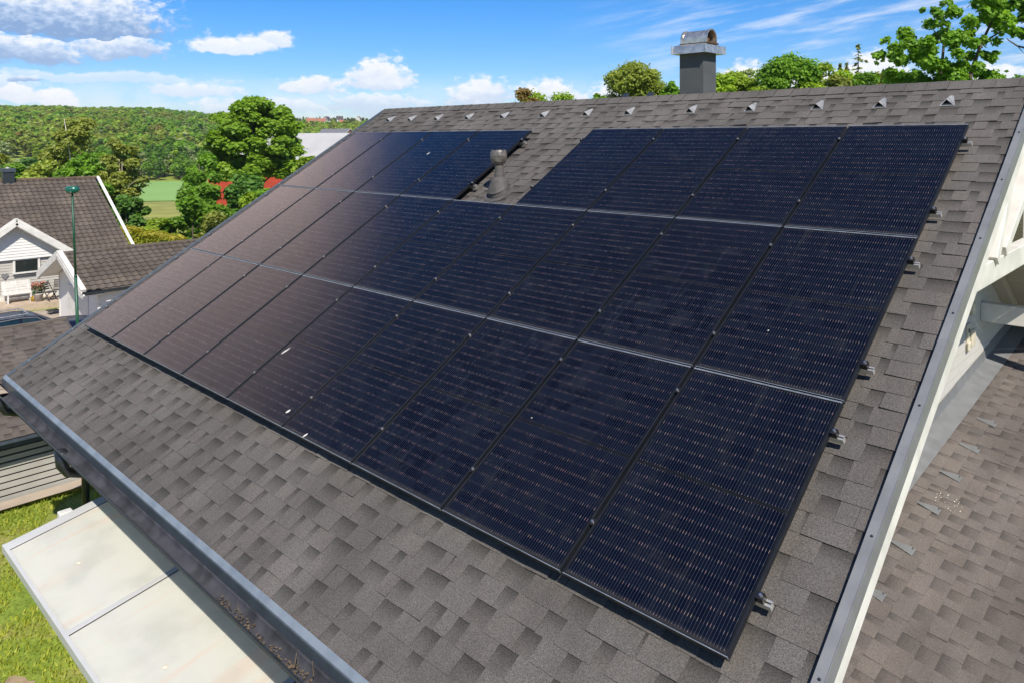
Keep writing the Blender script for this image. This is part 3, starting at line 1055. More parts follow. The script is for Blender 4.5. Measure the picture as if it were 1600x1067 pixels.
    for yy in (8.87,):
        s = MB()
        s.box((8.753, yy, -.06), (9.93, yy + .16, .20))
        hp(s, 'purlin', M['white_paint'], bevel=.006)
    # decorative gable truss in the plane of the barge board
    tr = MB()
    xb = 9.90
    tr.box((xb - .06, 3.05, 1.37), (xb + .055, 2 * RIDGE_Y - 3.05, 1.55))
    hp(tr, 'tie_beam', M['white_paint'], bevel=.008)
    tr = MB()
    tr.box((xb - .055, RIDGE_Y - .08, 1.55), (xb + .06, RIDGE_Y + .08, RIDGE_Z - .2))
    hp(tr, 'king_post', M['white_paint'], bevel=.008)
    for sgn in (1, -1):
        yy = lambda y: y if sgn > 0 else 2 * RIDGE_Y - y
        tr = MB()
        tr.beam((xb - .004, yy(3.62), 1.54), (xb - .004, yy(4.22), 2.24), .10, .17, (1, 0, 0))
        hp(tr, 'truss_strut', M['white_paint'], bevel=.006)
        tr = MB()
        tr.beam((xb + .006, yy(3.95), 1.58), (xb + .006, yy(5.33), 2.30), .09, .14, (1, 0, 0))
        hp(tr, 'truss_strut', M['white_paint'], bevel=.006)
    # gadgets on the gable wall
    bx = MB()
    bx.box((8.752, 8.27, .12), (8.80, 8.40, .29))
    hp(bx, 'wall_sensor', M['cream_plastic'], bevel=.015)
    bx = MB()
    bx.box((8.752, 8.08, -.33), (8.775, 8.26, .03))
    hp(bx, 'outlet_plate', M['cream_plastic'], bevel=.006)
    bx = MB()
    bx.box((8.776, 8.20, -.28), (8.81, 8.36, -.06))
    bx.box((8.776, 8.05, -.31), (8.80, 8.16, -.20))
    hp(bx, 'outlet_cover', M['cream_plastic'], bevel=.01)
    bx = MB()
    bx.box((8.776, 8.11, -.08), (8.782, 8.15, -.03))
    hp(bx, 'outlet_hole', M['dark_hole'])

    # chimney
    c = MB()
    c.box((5.956, 5.5, 1.5), (6.308, 5.83, 3.66))
    ch = hp(c, 'chimney', M['chimney'])
    c = MB()
    for a, b_, z0, z1 in ((5.885, 6.39, 3.63, 3.735),):
        y0, y1 = 5.415, 5.925
        o_ = .012
        lo_ = [(a, y0, z0), (b_, y0, z0), (b_, y1, z0), (a, y1, z0)]
        hi_ = [(a + o_, y0 + o_, z1), (b_ - o_, y0 + o_, z1), (b_ - o_, y1 - o_, z1), (a + o_, y1 - o_, z1)]
        c.add(lo_ + hi_, [(0, 1, 5, 4), (1, 2, 6, 5), (2, 3, 7, 6), (3, 0, 4, 7), (3, 2, 1, 0)])
        # sloped top sheet
        t_ = [(a + .07, y0 + .07, z1 + .021), (b_ - .07, y0 + .07, z1 + .021), (b_ - .07, y1 - .07, z1 + .021), (a + .07, y1 - .07, z1 + .021)]
        c.add(hi_ + t_, [(0, 1, 5, 4), (1, 2, 6, 5), (2, 3, 7, 6), (3, 0, 4, 7), (4, 5, 6, 7)])
        # folded seams at the corners
        for (xx, yy_) in ((b_, y0), (a, y0), (b_, y1)):
            c.box((xx - .006, yy_ - .006, z0), (xx + .006, yy_ + .006, z1 + .004))
    hp(c, 'chimney_flashing', M['bright_steel'], ch)
    # barrel cowl, open at both ends, axis along u
    c = MB()
    n = 22
    x0, x1 = 5.945, 6.335
    yc, zb = 5.67, 3.775
    rr = .122
    prof = [(yc - rr, zb), (yc - rr, zb + .05)]
    prof += [(yc - rr * math.cos(math.pi * k / n), zb + .05 + rr * math.sin(math.pi * k / n)) for k in range(n + 1)]
    prof += [(yc + rr, zb)]
    for (xa, xb_, e) in ((x0, x1, 0), (x0 - .004, x0 + .03, .008), (x1 - .03, x1 + .004, .008)):
        pr = [(yc + (y - yc) * (1 + e / rr), zb + (z - zb) * (1 + e / rr)) for y, z in prof]
        vs = [(xa, y, z) for y, z in pr] + [(xb_, y, z) for y, z in pr]
        m_ = len(pr)
        c.add(vs, [(i, i + m_, i + m_ + 1, i + 1) for i in range(m_ - 1)])
    co = hp(c, 'chimney_cowl', M['bright_steel'], ch)
    so = co.modifiers.new('thick', 'SOLIDIFY')
    so.thickness = .006
    c = MB()
    c.box((5.93, 5.535, 3.755), (6.36, 5.805, 3.775))
    hp(c, 'cowl_base', simple('rusty_steel', (0.10, 0.06, 0.035), 0.8, 0.3, 0.4, 20), ch)
    c = MB()
    c.box((6.02, 5.60, 3.776), (6.26, 5.74, 3.86))
    hp(c, 'flue', simple('sooty_rust', (0.20, 0.10, 0.05), 0.85, 0.2, 0.4, 15), ch)

    # plumbing vent in the gap between the panels
    bp = Vector((4.71, 3.347, 1.842))
    ax = Vector((-.03, -.01, 1)).normalized()
    v = MB()
    fl_ = []
    for k in range(24):
        a = 2 * math.pi * k / 24
        p = RW(0, 0, 0)
        q = Vector((math.cos(a) * .145, math.sin(a) * .15, 0))
        fl_.append(bp + RW(q.x, q.y, .010))
    top = []
    for k in range(24):
        a = 2 * math.pi * k / 24
        top.append(bp + RW(math.cos(a) * .135, math.sin(a) * .135, .060))
    mid = [bp + Vector((math.cos(2 * math.pi * k / 24) * .108, math.sin(2 * math.pi * k / 24) * .108, .165)) for k in range(24)]
    up_ = [bp + ax * .205 + Vector((math.cos(2 * math.pi * k / 24) * .062, math.sin(2 * math.pi * k / 24) * .062, 0)) for k in range(24)]
    dome = [bp + RW(math.cos(2 * math.pi * k / 24) * .118, math.sin(2 * math.pi * k / 24) * .118, .072) for k in range(24)]
    lip = [bp + RW(math.cos(2 * math.pi * k / 24) * .140, math.sin(2 * math.pi * k / 24) * .140, .075) for k in range(24)]
    mid2 = [bp + Vector((math.cos(2 * math.pi * k / 24) * .118, math.sin(2 * math.pi * k / 24) * .118, .135)) for k in range(24)]
    rings = [fl_, top, dome, lip, mid2, mid, up_]
    vs = [p for r in rings for p in r]
    v.add(vs, [(i * 24 + k, i * 24 + (k + 1) % 24, (i + 1) * 24 + (k + 1) % 24, (i + 1) * 24 + k) for i in range(6) for k in range(24)])
    vp = hp(v, 'vent_pipe', M['vent_plastic'])
    v = MB()
    v.lathe([(.066, .19), (.064, .245), (.056, .25), (.054, .40)], bp, 20, axis=ax)
    hp(v, 'pipe_tube', M['vent_plastic'], vp)
    v = MB()
    v.lathe([(.050, .355), (.072, .362), (.092, .39), (.104, .43), (.106, .465), (.099, .51), (.088, .535), (.080, .535), (.088, .50), (.09, .47)], bp, 16, axis=ax)
    hp(v, 'vent_cap', M['vent_cap'], vp)
    v = MB()
    v.lathe([(0, .50), (.087, .50)], bp, 16, axis=ax)
    hp(v, 'vent_grille', M['dark_hole'], vp)
    fsh = MB()
    rg = random.Random(3)
    fsh.add([bp + RW(math.cos(a) * (.21 + rg.uniform(-.03, .02)), math.sin(a) * .19 - .03, .0125) for a in np.linspace(0, 2 * math.pi, 18, endpoint=False)], [tuple(range(18))], 1.05)
    hp(fsh, 'vent_flange', M['vent_plastic'], vp)

    # roof ladder catch behind the ridge
    b = MB()
    for xx in (5.02, 5.44):
        b.beam((xx, 5.46, 3.02), (xx - .07, 5.72, 3.15), .07, .05)
    b.box((5.0, 5.53, 3.075), (5.43, 5.59, 3.10))
    hp(b, 'ladder_hook', M['black_steel'])

    # annex: lean-to roof below the gable
    def AN(p, q, h):
        """p: metres away from the wall, q: along the wall"""
        z = -.75 - .20 * p + .086 * (q - 8.06)
        return (8.75 + p, q, z + h)
    mb = MB()
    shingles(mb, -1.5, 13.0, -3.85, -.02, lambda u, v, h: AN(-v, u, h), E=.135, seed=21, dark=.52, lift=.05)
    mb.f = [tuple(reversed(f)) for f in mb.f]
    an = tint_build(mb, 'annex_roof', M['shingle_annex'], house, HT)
    s = MB()
    s.add([AN(0, -1.5, -.02), AN(3.85, -1.5, -.02), AN(3.85, 13, -.02), AN(0, 13, -.02), AN(0, -1.5, -.16), AN(3.85, -1.5, -.16), AN(3.85, 13, -.16), AN(0, 13, -.16)],
          [(0, 1, 2, 3), (7, 6, 5, 4), (0, 4, 5, 1), (1, 5, 6, 2), (2, 6, 7, 3), (3, 7, 4, 0)])
    s.box((8.76, -1.3, -3.4), (12.3, 12.8, -1.9))
    hp(s, 'annex_wall', M['white_wall'])
    s = MB()
    ys = np.linspace(-1.5, 13, 9)
    for i in range(8):
        a, b_ = ys[i], ys[i + 1] + .0
        s.add([AN(.005, a, .16), AN(.012, b_, .16), AN(.02, b_, .03), AN(.02, a, .03), AN(.23, b_, .016), AN(.23, a, .016)],
              [(0, 3, 2, 1), (3, 5, 4, 2)])
    hp(s, 'wall_flashing', M['flashing'], an)
    for q in (7.16, 6.35, 5.58, 4.81, 4.0, 3.22):
        o = Vector(AN(.52, q, .012))
        ex = (Vector(AN(0, 1, 0)) - Vector(AN(0, 0, 0))).normalized()
        ey = (Vector(AN(0, 0, 0)) - Vector(AN(1, 0, 0))).normalized()
        vent_hood([o, ex, ey, ex.cross(ey)], an, .045, 'flashing')
    # scuffs of pale paint on the annex
    s = MB()
    rg = random.Random(6)
    for (p0, q0, n_) in ((.55, 5.05, 22), (1.35, 5.9, 6)):
        for i in range(n_):
            p, q = p0 + rg.uniform(-.12, .12), q0 + rg.uniform(-.14, .14)
            l, t_ = rg.uniform(.006, .03), rg.uniform(.003, .008)
            s = MB()
            s.quad(AN(p, q, .0165), AN(p + t_, q + .004, .0165), AN(p + t_, q + l, .0165), AN(p, q + l * .9, .0165))
            hp(s, 'paint_scuff', M['cream_plastic'], an)


def vent_hood(fr, parent, w=.055, mat='galv'):
    """small triangular hood, open on the downslope side"""
    o, ex, ey, ez = fr
    P = lambda a, b, c: o + ex * a + ey * b + ez * c
    m = MB()
    m.add([P(-w, 0, 0), P(w, 0, 0), P(0, .005, w * 1.12), P(0, .205, .004)], [(2, 3, 0), (1, 3, 2)])
    m.add([P(-w * 1.3, -.015, .002), P(w * 1.3, -.015, .002), P(w * .35, .19, .002), P(-w * .35, .19, .002)], [(0, 1, 2, 3)])
    m.add([P(-w * .9, .035, 0), P(w * .9, .035, 0), P(0, .04, w * .92)], [(0, 1, 2)])
    b = hp(m, 'vent_hood', M[mat], parent)
    b.data.materials.append(M['dark_hole'])
    b.data.polygons[3].material_index = 1


build_house()

# ------------------------------------------------------------------ solar array
PW, PH = 1.041, 1.70
CP, RPITCH = 1.066, 1.7205
PH = 1.706


def panel_meshes():
    f = MB()
    t = .034
    l = .011
    # frame: four bars with a lip above the glass
    f.box((0, 0, -t), (PW, l, 0))
    f.box((0, PH - l, -t), (PW, PH, 0))
    f.box((0, l, -t), (l, PH - l, 0))
    f.box((PW - l, l, -t), (PW, PH - l, 0))
    e = MB()
    e.box((.002, -.0012, -.003), (PW - .002, .0035, .0012))
    e.box((.002, PH - .0105, -.003), (PW - .002, PH + .0012, .0012))
    e.box((-.001, -.001, -.02), (.006, .003, .0014))
    e.box((PW - .006, -.001, -.02), (PW + .001, .003, .0014))
    ne = len(f.f)
    f.add(e.v, e.f)
    g = MB()
    g.add([(l, l, -.0025), (PW - l, l, -.0025), (PW - l, PH - l, -.0025), (l, PH - l, -.0025)], [(0, 1, 2, 3)])
    g.add([(l, l, -.028), (PW - l, l, -.028), (PW - l, PH - l, -.028), (l, PH - l, -.028)], [(3, 2, 1, 0)])
    return f, ne, g


PNAME = ['first', 'second', 'third', 'fourth', 'fifth', 'sixth', 'seventh', 'eighth', 'ninth']
ROWN = {0: 'bottom', 1: 'middle', 2: 'top'}


def build_panels():
    proto = None
    for r in range(3):
        for c in range(9):
            if r == 2 and c == 4:
                continue
            if r == 2:
                k = c if c < 4 else c - 5
                side = 'left' if c < 4 else 'right'
                pos = PNAME[k] + ' of the four ' + side + ' of the vent pipe'
                if c == 3:
                    pos = 'directly left of the vent pipe'
                elif c == 5:
                    pos = 'directly right of the vent pipe'
                elif c == 8:
                    pos = 'at the top right corner of the array'
                elif c == 0:
                    pos = 'at the top left corner of the array'
                lab = 'black framed solar panel in top row, ' + pos
            else:
                pos = PNAME[c] + ' from the left'
                if c == 0 and r == 0:
                    pos = 'at the lower left corner near the eave'
                if c == 8 and r == 0:
                    pos = 'largest and nearest, at the lower right corner'
                if c == 8 and r == 1:
                    pos = 'at the right end of that row'
                lab = 'black framed solar panel in %s row, %s' % (ROWN[r], pos)
            loc = RW(c * CP + .0125, r * RPITCH + .010, 0)
            e = empty('solar_panel', lab, 'solar panel', loc, 0, 'solar panels on the main roof')
            e.rotation_euler = (RP + rnd.uniform(-.0012, .0012), rnd.uniform(-.0012, .0012), 0)
            if proto is None:
                f, ed, g = panel_meshes()
                of = f.build('frame', M['pv_frame'], e)
                of.data.materials.append(M['pv_lip'])
                for q in range(ed, len(of.data.polygons)):
                    of.data.polygons[q].material_index = 1
                og = g.build('cell_glass', M['pv'], e)
                me = og.data
                lay = me.uv_layers.new(name='UVMap')
                for lp in me.loops:
                    co = me.vertices[lp.vertex_index].co
                    lay.data[lp.index].uv = (co.x, co.y)
                proto = (of, og)
            else:
                of, og = [p.copy() for p in proto]
                of.parent = e
                og.parent = e
                for q in (of, og):
                    COL.objects.link(q)
            # droppings
            for (u, v, s_, el) in ((4.35, .70, .020, 2.6), (5.22, .16, .022, 1.2), (5.68, .035, .016, 1.6), (7.6, .9, .006, 1), (2.7, 4.5, .016, 2.0), (8.9, 2.2, .007, 1)):
                cu, cv = u - loc[0], v - (r * RPITCH + .010)
                if 0.02 < cu < PW - .02 and 0.015 < cv < PH - .02:
                    m = MB()
                    pts = []
                    for k in range(12):
                        a = 2 * math.pi * k / 12
                        q = s_ * rnd.uniform(.75, 1.15)
                        pts.append((cu + q * math.cos(a) * .8 + .25 * q * math.sin(a) * el, cv + q * math.sin(a) * el, .0012))
                    m.add(pts, [tuple(range(12))])
                    m.build('bird_dropping', M['dropping'], e)


build_panels()

RAILS = [(0, .36), (0, 1.48), (1, 2.07), (1, 3.17), (2, 3.82), (2, 4.90)]


def build_rails():
    nm = {.36: 'lowest', 1.48: 'second lowest', 2.07: 'third lowest', 3.17: 'fourth lowest', 3.82: 'lower top row', 4.90: 'uppermost'}
    clamp0 = None
    end0 = None
    for r, v in RAILS:
        segs = [(0, 9)] if r < 2 else [(0, 4), (5, 9)]
        for c0, c1 in segs:
            ua, ub = c0 * CP - .045, c1 * CP + .062
            lab = 'silver mounting rail, %s of the array, poking out at the right edge' % nm[v]
            if r == 2 and c0 == 0:
                lab = 'silver mounting rail, %s, ending beside the vent pipe gap' % nm[v]
            e = empty('mounting_rail', lab, 'mounting rail', RW(ua, v, 0), 0, 'mounting rails under the solar panels')
            e.rotation_euler = (RP, 0, 0)
            m = MB()
            ln = ub - ua
            for (y0, y1, z0, z1) in ((-.018, -.014, -.072, -.036), (.014, .018, -.072, -.036), (-.014, .014, -.072, -.068), (-.014, -.006, -.040, -.036), (.006, .014, -.040, -.036), (-.014, .014, -.056, -.053)):
                m.box((0, y0, z0), (ln, y1, z1))
            m.build('rail', M['rail_alu'], e)
            n = int(ln / .9)
            for i in range(n + 1):
                m = MB()
                x = .22 + i * (ln - .4) / max(n, 1)
                m.box((x, -.025, H0 + .006), (x + .05, .025, -.072))
                m.build('roof_bracket', M['clamp_black'], e)
            for c in range(c0, c1 + 1):
                u = c * CP - ua
                if c in (c0, c1):
                    s = 1 if c == c1 else -1
                    if end0 is None:
                        a = MB()
                        a.box((-.004, -.020, -.034), (.030, .020, -.002))
                        a.box((-.012, -.020, .0012), (.030, .020, .005))
                        end0 = a.build('end_clamp', M['clamp_black'], e)
                        b = MB()
                        b.lathe([(0, .016), (.009, .015), (.011, .006), (.011, .003)], (.014, 0, 0), 10)
                        eb0 = b.build('clamp_bolt', M['bolt'], end0)
                        oc, ob = end0, eb0
                    else:
                        oc, ob = end0.copy(), eb0.copy()
                        COL.objects.link(oc)
                        COL.objects.link(ob)
                        oc.parent = e
                        ob.parent = oc
                    oc.location = (u, 0, 0) if s > 0 else (u, 0, 0)
                    oc.rotation_euler = (0, 0, 0 if s > 0 else math.pi)
                else:
                    if clamp0 is None:
                        a = MB()
                        a.box((-.017, -.022, .0012), (.017, .022, .0045))
                        a.box((-.005, -.020, -.034), (.005, .020, .0011))
                        clamp0 = a.build('mid_clamp', M['clamp_black'], e)
                        b = MB()
                        b.lathe([(0, .015), (.008, .014), (.010, .006), (.010, .0045)], (0, 0, 0), 10)
                        cb0 = b.build('clamp_bolt', M['bolt'], clamp0)
                        oc, ob = clamp0, cb0
                    else:
                        oc, ob = clamp0.copy(), cb0.copy()
                        COL.objects.link(oc)
                        COL.objects.link(ob)
                        oc.parent = e
                        ob.parent = oc
                    oc.location = (u, 0, 0)


build_rails()

# ------------------------------------------------------------------ patio canopy below the eave
def build_canopy():
    X0, XS, NB = 2.93, 1.92, 4
    yi, yo, zi, zo = .10, -1.57, -1.01, -1.335
    e = empty('patio_canopy', 'white framed patio canopy roofed with opal sheets under the eave', 'canopy', (X0, .1, -3.3))
    T = Vector((-X0, -.1, 3.3))

    def pt(x, s, h=0):       # s = 0 at wall, 1 at outer edge
        return Vector((x, yi + (yo - yi) * s, zi + (zo - zi) * s + h))

    def bx(mb, x0, x1, s0, s1, h0, h1):
        P = [pt(x0, s0, h0), pt(x1, s0, h0), pt(x1, s1, h0), pt(x0, s1, h0), pt(x0, s0, h1), pt(x1, s0, h1), pt(x1, s1, h1), pt(x0, s1, h1)]
        mb.add([p + T for p in P], [(0, 1, 2, 3), (7, 6, 5, 4), (0, 4, 5, 1), (1, 5, 6, 2), (2, 6, 7, 3), (3, 7, 4, 0)])
    for i in range(NB):
        a = X0 + i * XS
        m = MB()
        bx(m, a + (.16 if i == 0 else .012), a + XS - .07, .0, .985, .0, .008)
        s = m.build('roof_sheet', M['canopy'], e)
        for (fx, fy) in ((.22, .25), (.52, .78), (.78, .42)):
            k = MB()
            p = pt(a + .1 + fx * (XS - .2), fy, .009) + T
            k.lathe([(0, .012), (.010, .011), (.013, .004), (.026, .001)], p, 10)
            k.build('sheet_button', M['cream_plastic'], s)
        m = MB()
        if i == 0:
            bx(m, a, a + .145, 0, 1.0, -.03, .014)
        else:
            bx(m, a - .062, a - .002, 0, 1.0, -.03, .014)
        m.build('glazing_bar', M['canopy_frame'], e, bevel=.004)
        m = MB()
        if i == 0:
            bx(m, a + .1455, a + .159, 0, .99, -.01, .010)
        else:
            bx(m, a - .0015, a + .0115, 0, .99, -.01, .010)
        m.build('rubber_seal', M['seal'], e)
    m = MB()
    bx(m, X0, X0 + NB * XS, .986, 1.004, -.05, .016)
    m.build('edge_profile', M['canopy_frame'], e)
    m = MB()
    bx(m, X0, X0 + NB * XS, .80, .86, -.16, -.034)
    m.build('front_beam', M['canopy_frame'], e)
    for x in (X0 + 3.3, X0 + 7.0):
        m = MB()
        p = pt(x, .83, 0) + T
        m.box((p.x - .045, p.y - .045, 0), (p.x + .045, p.y + .045, p.z - .15))
        m.build('post', M['canopy_frame'], e)
    # small floodlight clamped to the side of the canopy
    e2 = empty('floodlight', 'small white floodlight on an arm beside the canopy edge', 'floodlight', (2.56, -.93, -1.42))
    m = MB()
    m.box((-.10, -.06, -.02), (.0, .07, .05))
    m.build('lamp_body', M['white_plastic'], e2, bevel=.012)
    m = MB()
    m.box((-.02, .10, -.01), (.06, .17, .05))
    m.build('sensor', M['white_plastic'], e2, bevel=.012)
    m = MB()
    m.box((-.03, .072, .0), (.05, .098, .045))
    m.tube([(.0, .03, .02), (.05, .02, .03), (.06, .09, .03)], .012, 8)
    m.build('bracket', M['black_steel'], e2)
    m = MB()
    m.beam((.02, .02, .0), (.26, .12, .0), .05, .03)
    m.build('arm', M['canopy_frame'], e2)


build_canopy()
_m = MB()  # unseen pale slab, added to bounce light up into the canopy sheets
_m.add([(2.9, -1.75, -3.27), (10.5, -1.75, -3.27), (10.5, .1, -3.27), (2.9, .1, -3.27)], [(0, 1, 2, 3)])
tag(_m.build('bounce_slab', simple('pale_bounce_slab', (0.62, 0.58, 0.52), .9, 0, .1, 2), None), kind='structure')

# ------------------------------------------------------------------ lawn tufts and bare patch
def build_lawn():
    n = 52000
    x = rng.uniform(-3.2, 6.6, n)
    y = rng.uniform(-5.5, 1.6, n)
    keep = (y < 1.4)
    # visible wedge only
    nx = np.sin(x * 1.7 + 1.3 * np.sin(y * 2.1)) * np.cos(y * 1.9 + .7 * np.sin(x * 1.1)) + 0.6 * np.sin(x * 4.1 + y * 3.3)
    keep &= (nx > -0.5) & (x > -2.85)
    x, y, nx = x[keep], y[keep], nx[keep]
    n = len(x)
    a = rng.uniform(0, 2 * np.pi, n)
    h = rng.uniform(.02, .065, n)
    w = rng.uniform(.006, .014, n)
    le = rng.uniform(-.03, .03, (n, 2))
    z = tz(x, y)
    b = np.stack([x, y, z], 1)
    d = np.stack([np.cos(a) * w, np.sin(a) * w, np.zeros(n)], 1)
    t = b + np.stack([le[:, 0], le[:, 1], h], 1)
    V = np.stack([b - d, b + d, t + d * .3, t - d * .3], 1).reshape(-1, 3)
    F = np.arange(4 * n).reshape(n, 4)
    tint = np.clip(rng.uniform(0, 1, n) * .6 + (.25 - .15 * nx), 0, 1)
    o = mesh_obj('lawn_grass', V, F, L['grass'], None, False, np.repeat(tint, 4))
    tag(o, 'short green lawn grass beside the canopy', 'grass', kind='stuff')
    # bare earth and stone
    m = MB()
    rg = random.Random(5)
    c = Vector((2.25, -1.30, -3.3))
    pts = [(c.x + math.cos(a) * .42 * rg.uniform(.75, 1.1), c.y + math.sin(a) * .2 * rg.uniform(.75, 1.1), -3.288) for a in np.linspace(0, 2 * math.pi, 22, endpoint=False)]
    m.add(pts, [tuple(range(22))])
    o = m.build('bare_earth', simple('bare_red_earth', (0.34, 0.25, 0.15), .95, 0, .25, 7, bmp=.5), None)
    tag(o, kind='structure')
    m = MB()
    pts = [(c.x + .12 + math.cos(a) * .24 * rg.uniform(.8, 1.1), c.y - .08 + math.sin(a) * .10 * rg.uniform(.8, 1.1), -3.285) for a in np.linspace(0, 2 * math.pi, 11, endpoint=False)]
    m.prism(pts, (0, 0, .03))
    o = m.build('stepping_stone', M['stone'], None)
    tag(o, 'flat grey stone lying on the bare earth patch of lawn', 'stone')
    m = MB()
    m.add([(-2.93, -6, -3.292), (-2.62, -6, -3.292), (-2.62, 1.6, -3.300), (-2.93, 1.6, -3.300)], [(0, 1, 2, 3)])
    o = m.build('gravel_strip', M['drive'], None)
    tag(o, kind='structure')


build_lawn()

# ------------------------------------------------------------------ shed beside the house
def build_shed():
    e = empty('garden_shed', 'low shed with brown shingle roof and pale slatted wall', 'shed', (-5, -2, -3.4))
    T = (5, 2, 3.4)
    ex, rx = -2.68, -6.0
    ez, rz = -2.23, -1.165
    L_ = math.hypot(rx - ex, rz - ez)
    dx, dz = (rx - ex) / L_, (rz - ez) / L_
    for side in (0, 1):
        mb = MB()
        def f(u, v, h, side=side):
            x = ex + dx * v - h * dz * -1 * 0 + h * (dz)
            z = ez + dz * v + h * (-dx)
            if side:
                x = 2 * rx - x
            return (x, -u, z)
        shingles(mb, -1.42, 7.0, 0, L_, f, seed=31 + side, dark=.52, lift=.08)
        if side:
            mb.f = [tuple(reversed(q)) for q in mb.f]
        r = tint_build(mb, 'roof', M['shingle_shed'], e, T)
    mb = MB()
    mb.tube([(rx, -7, rz + .012), (rx, 1.44, rz + .012)], .03, 6)
    tint_build(mb, 'ridge_cap', M['shingle_shed'], e, T)
    m = MB()
    m.box((ex - .03, -7, ez - .13), (ex + .0, 1.43, ez - .012))
    m.box((ex, -7, ez - .05), (ex + .06, 1.43, ez - .03))
    m.v = [tuple(Vector(v) + Vector(T)) for v in m.v]
    m.build('fascia', M['flashing_dark'], e)
    m = MB()
    # rake trim facing +y
    for sx in (1, -1):
        a = Vector((ex, 1.43, ez - .07))
        b = Vector((rx, 1.43, rz - .07))
        if sx < 0:
            a.x = 2 * rx - a.x
        m.beam(a, b, .03, .13)
    m.v = [tuple(Vector(v) + Vector(T)) for v in m.v]
    m.build('barge_board', M['dark_wood'], e)
    m = MB()
    m.box((-9.0, -6.8, -3.5), (-3.03, 1.25, ez - .06))
    m.prism([(-9.0, 1.25, ez - .06), (-3.03, 1.25, ez - .06), (rx, 1.25, rz - .05)], (0, -8.05, 0))
    m.v = [tuple(Vector(v) + Vector(T)) for v in m.v]
    m.build('wall', M['slat_dark'], e)
    m = MB()
    n = 9
    rg = random.Random(3)
    zt, zb_ = ez - .16, -3.37
    for i in range(n):
        z1 = zt - i * (zt - zb_) / n
        z0 = z1 - (zt - zb_) / n + .030
        y = 1.28
        while y > -6.8:
            ln = rg.uniform(2.6, 4.2)
            y0 = max(y - ln, -6.8)
            m.box((-3.028 + rg.uniform(0, .003), y0, z0), (-3.0 + rg.uniform(-.002, .002), y - .002, z1))
            y = y0
    m.v = [tuple(Vector(v) + Vector(T)) for v in m.v]
    m.build('slat_cladding', M['slat'], e)


build_shed()

# ------------------------------------------------------------------ tiled roofs of the neighbours
def tile_slope(mb, o, ea, es, n_, la, ls, tw=.30, tl=.345, seed=1):
    """wavy interlocking tiles: o = corner at eave, ea = along eave, es = up slope, n_ = normal"""
    rg = random.Random(seed)
    o, ea, es, n_ = Vector(o), Vector(ea), Vector(es), Vector(n_)
    seg = 6
    na = int(la / tw)
    ns = int(math.ceil(ls / tl))
    for j in range(ns):
        v0 = j * tl
        v1 = min(v0 + tl + .05, ls)
        for i in range(na):
            q = rg.uniform(.86, 1.12)
            vs = []
            for k in range(seg + 1):
                s = i * tw + tw * k / seg
                w = .5 + .5 * math.cos(2 * math.pi * k / seg)
                hh = .052 * (w ** 1.3)
                for (vv, l) in ((v0, .042), (v1, .002)):
                    vs.append(o + ea * s + es * vv + n_ * (hh + l))
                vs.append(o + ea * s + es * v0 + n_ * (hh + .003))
            fs = []
            for k in range(seg):
                a = 3 * k
                fs.append((a, a + 3, a + 4, a + 1))
                fs.append((a + 2, a + 5, a + 3, a))
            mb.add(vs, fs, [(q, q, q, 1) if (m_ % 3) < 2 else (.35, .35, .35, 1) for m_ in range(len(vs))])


def gable_house(e, T, ax, ridge, eaveL, eaveR, l0, l1, mat_t, front_sgn, seed=1):
    pass


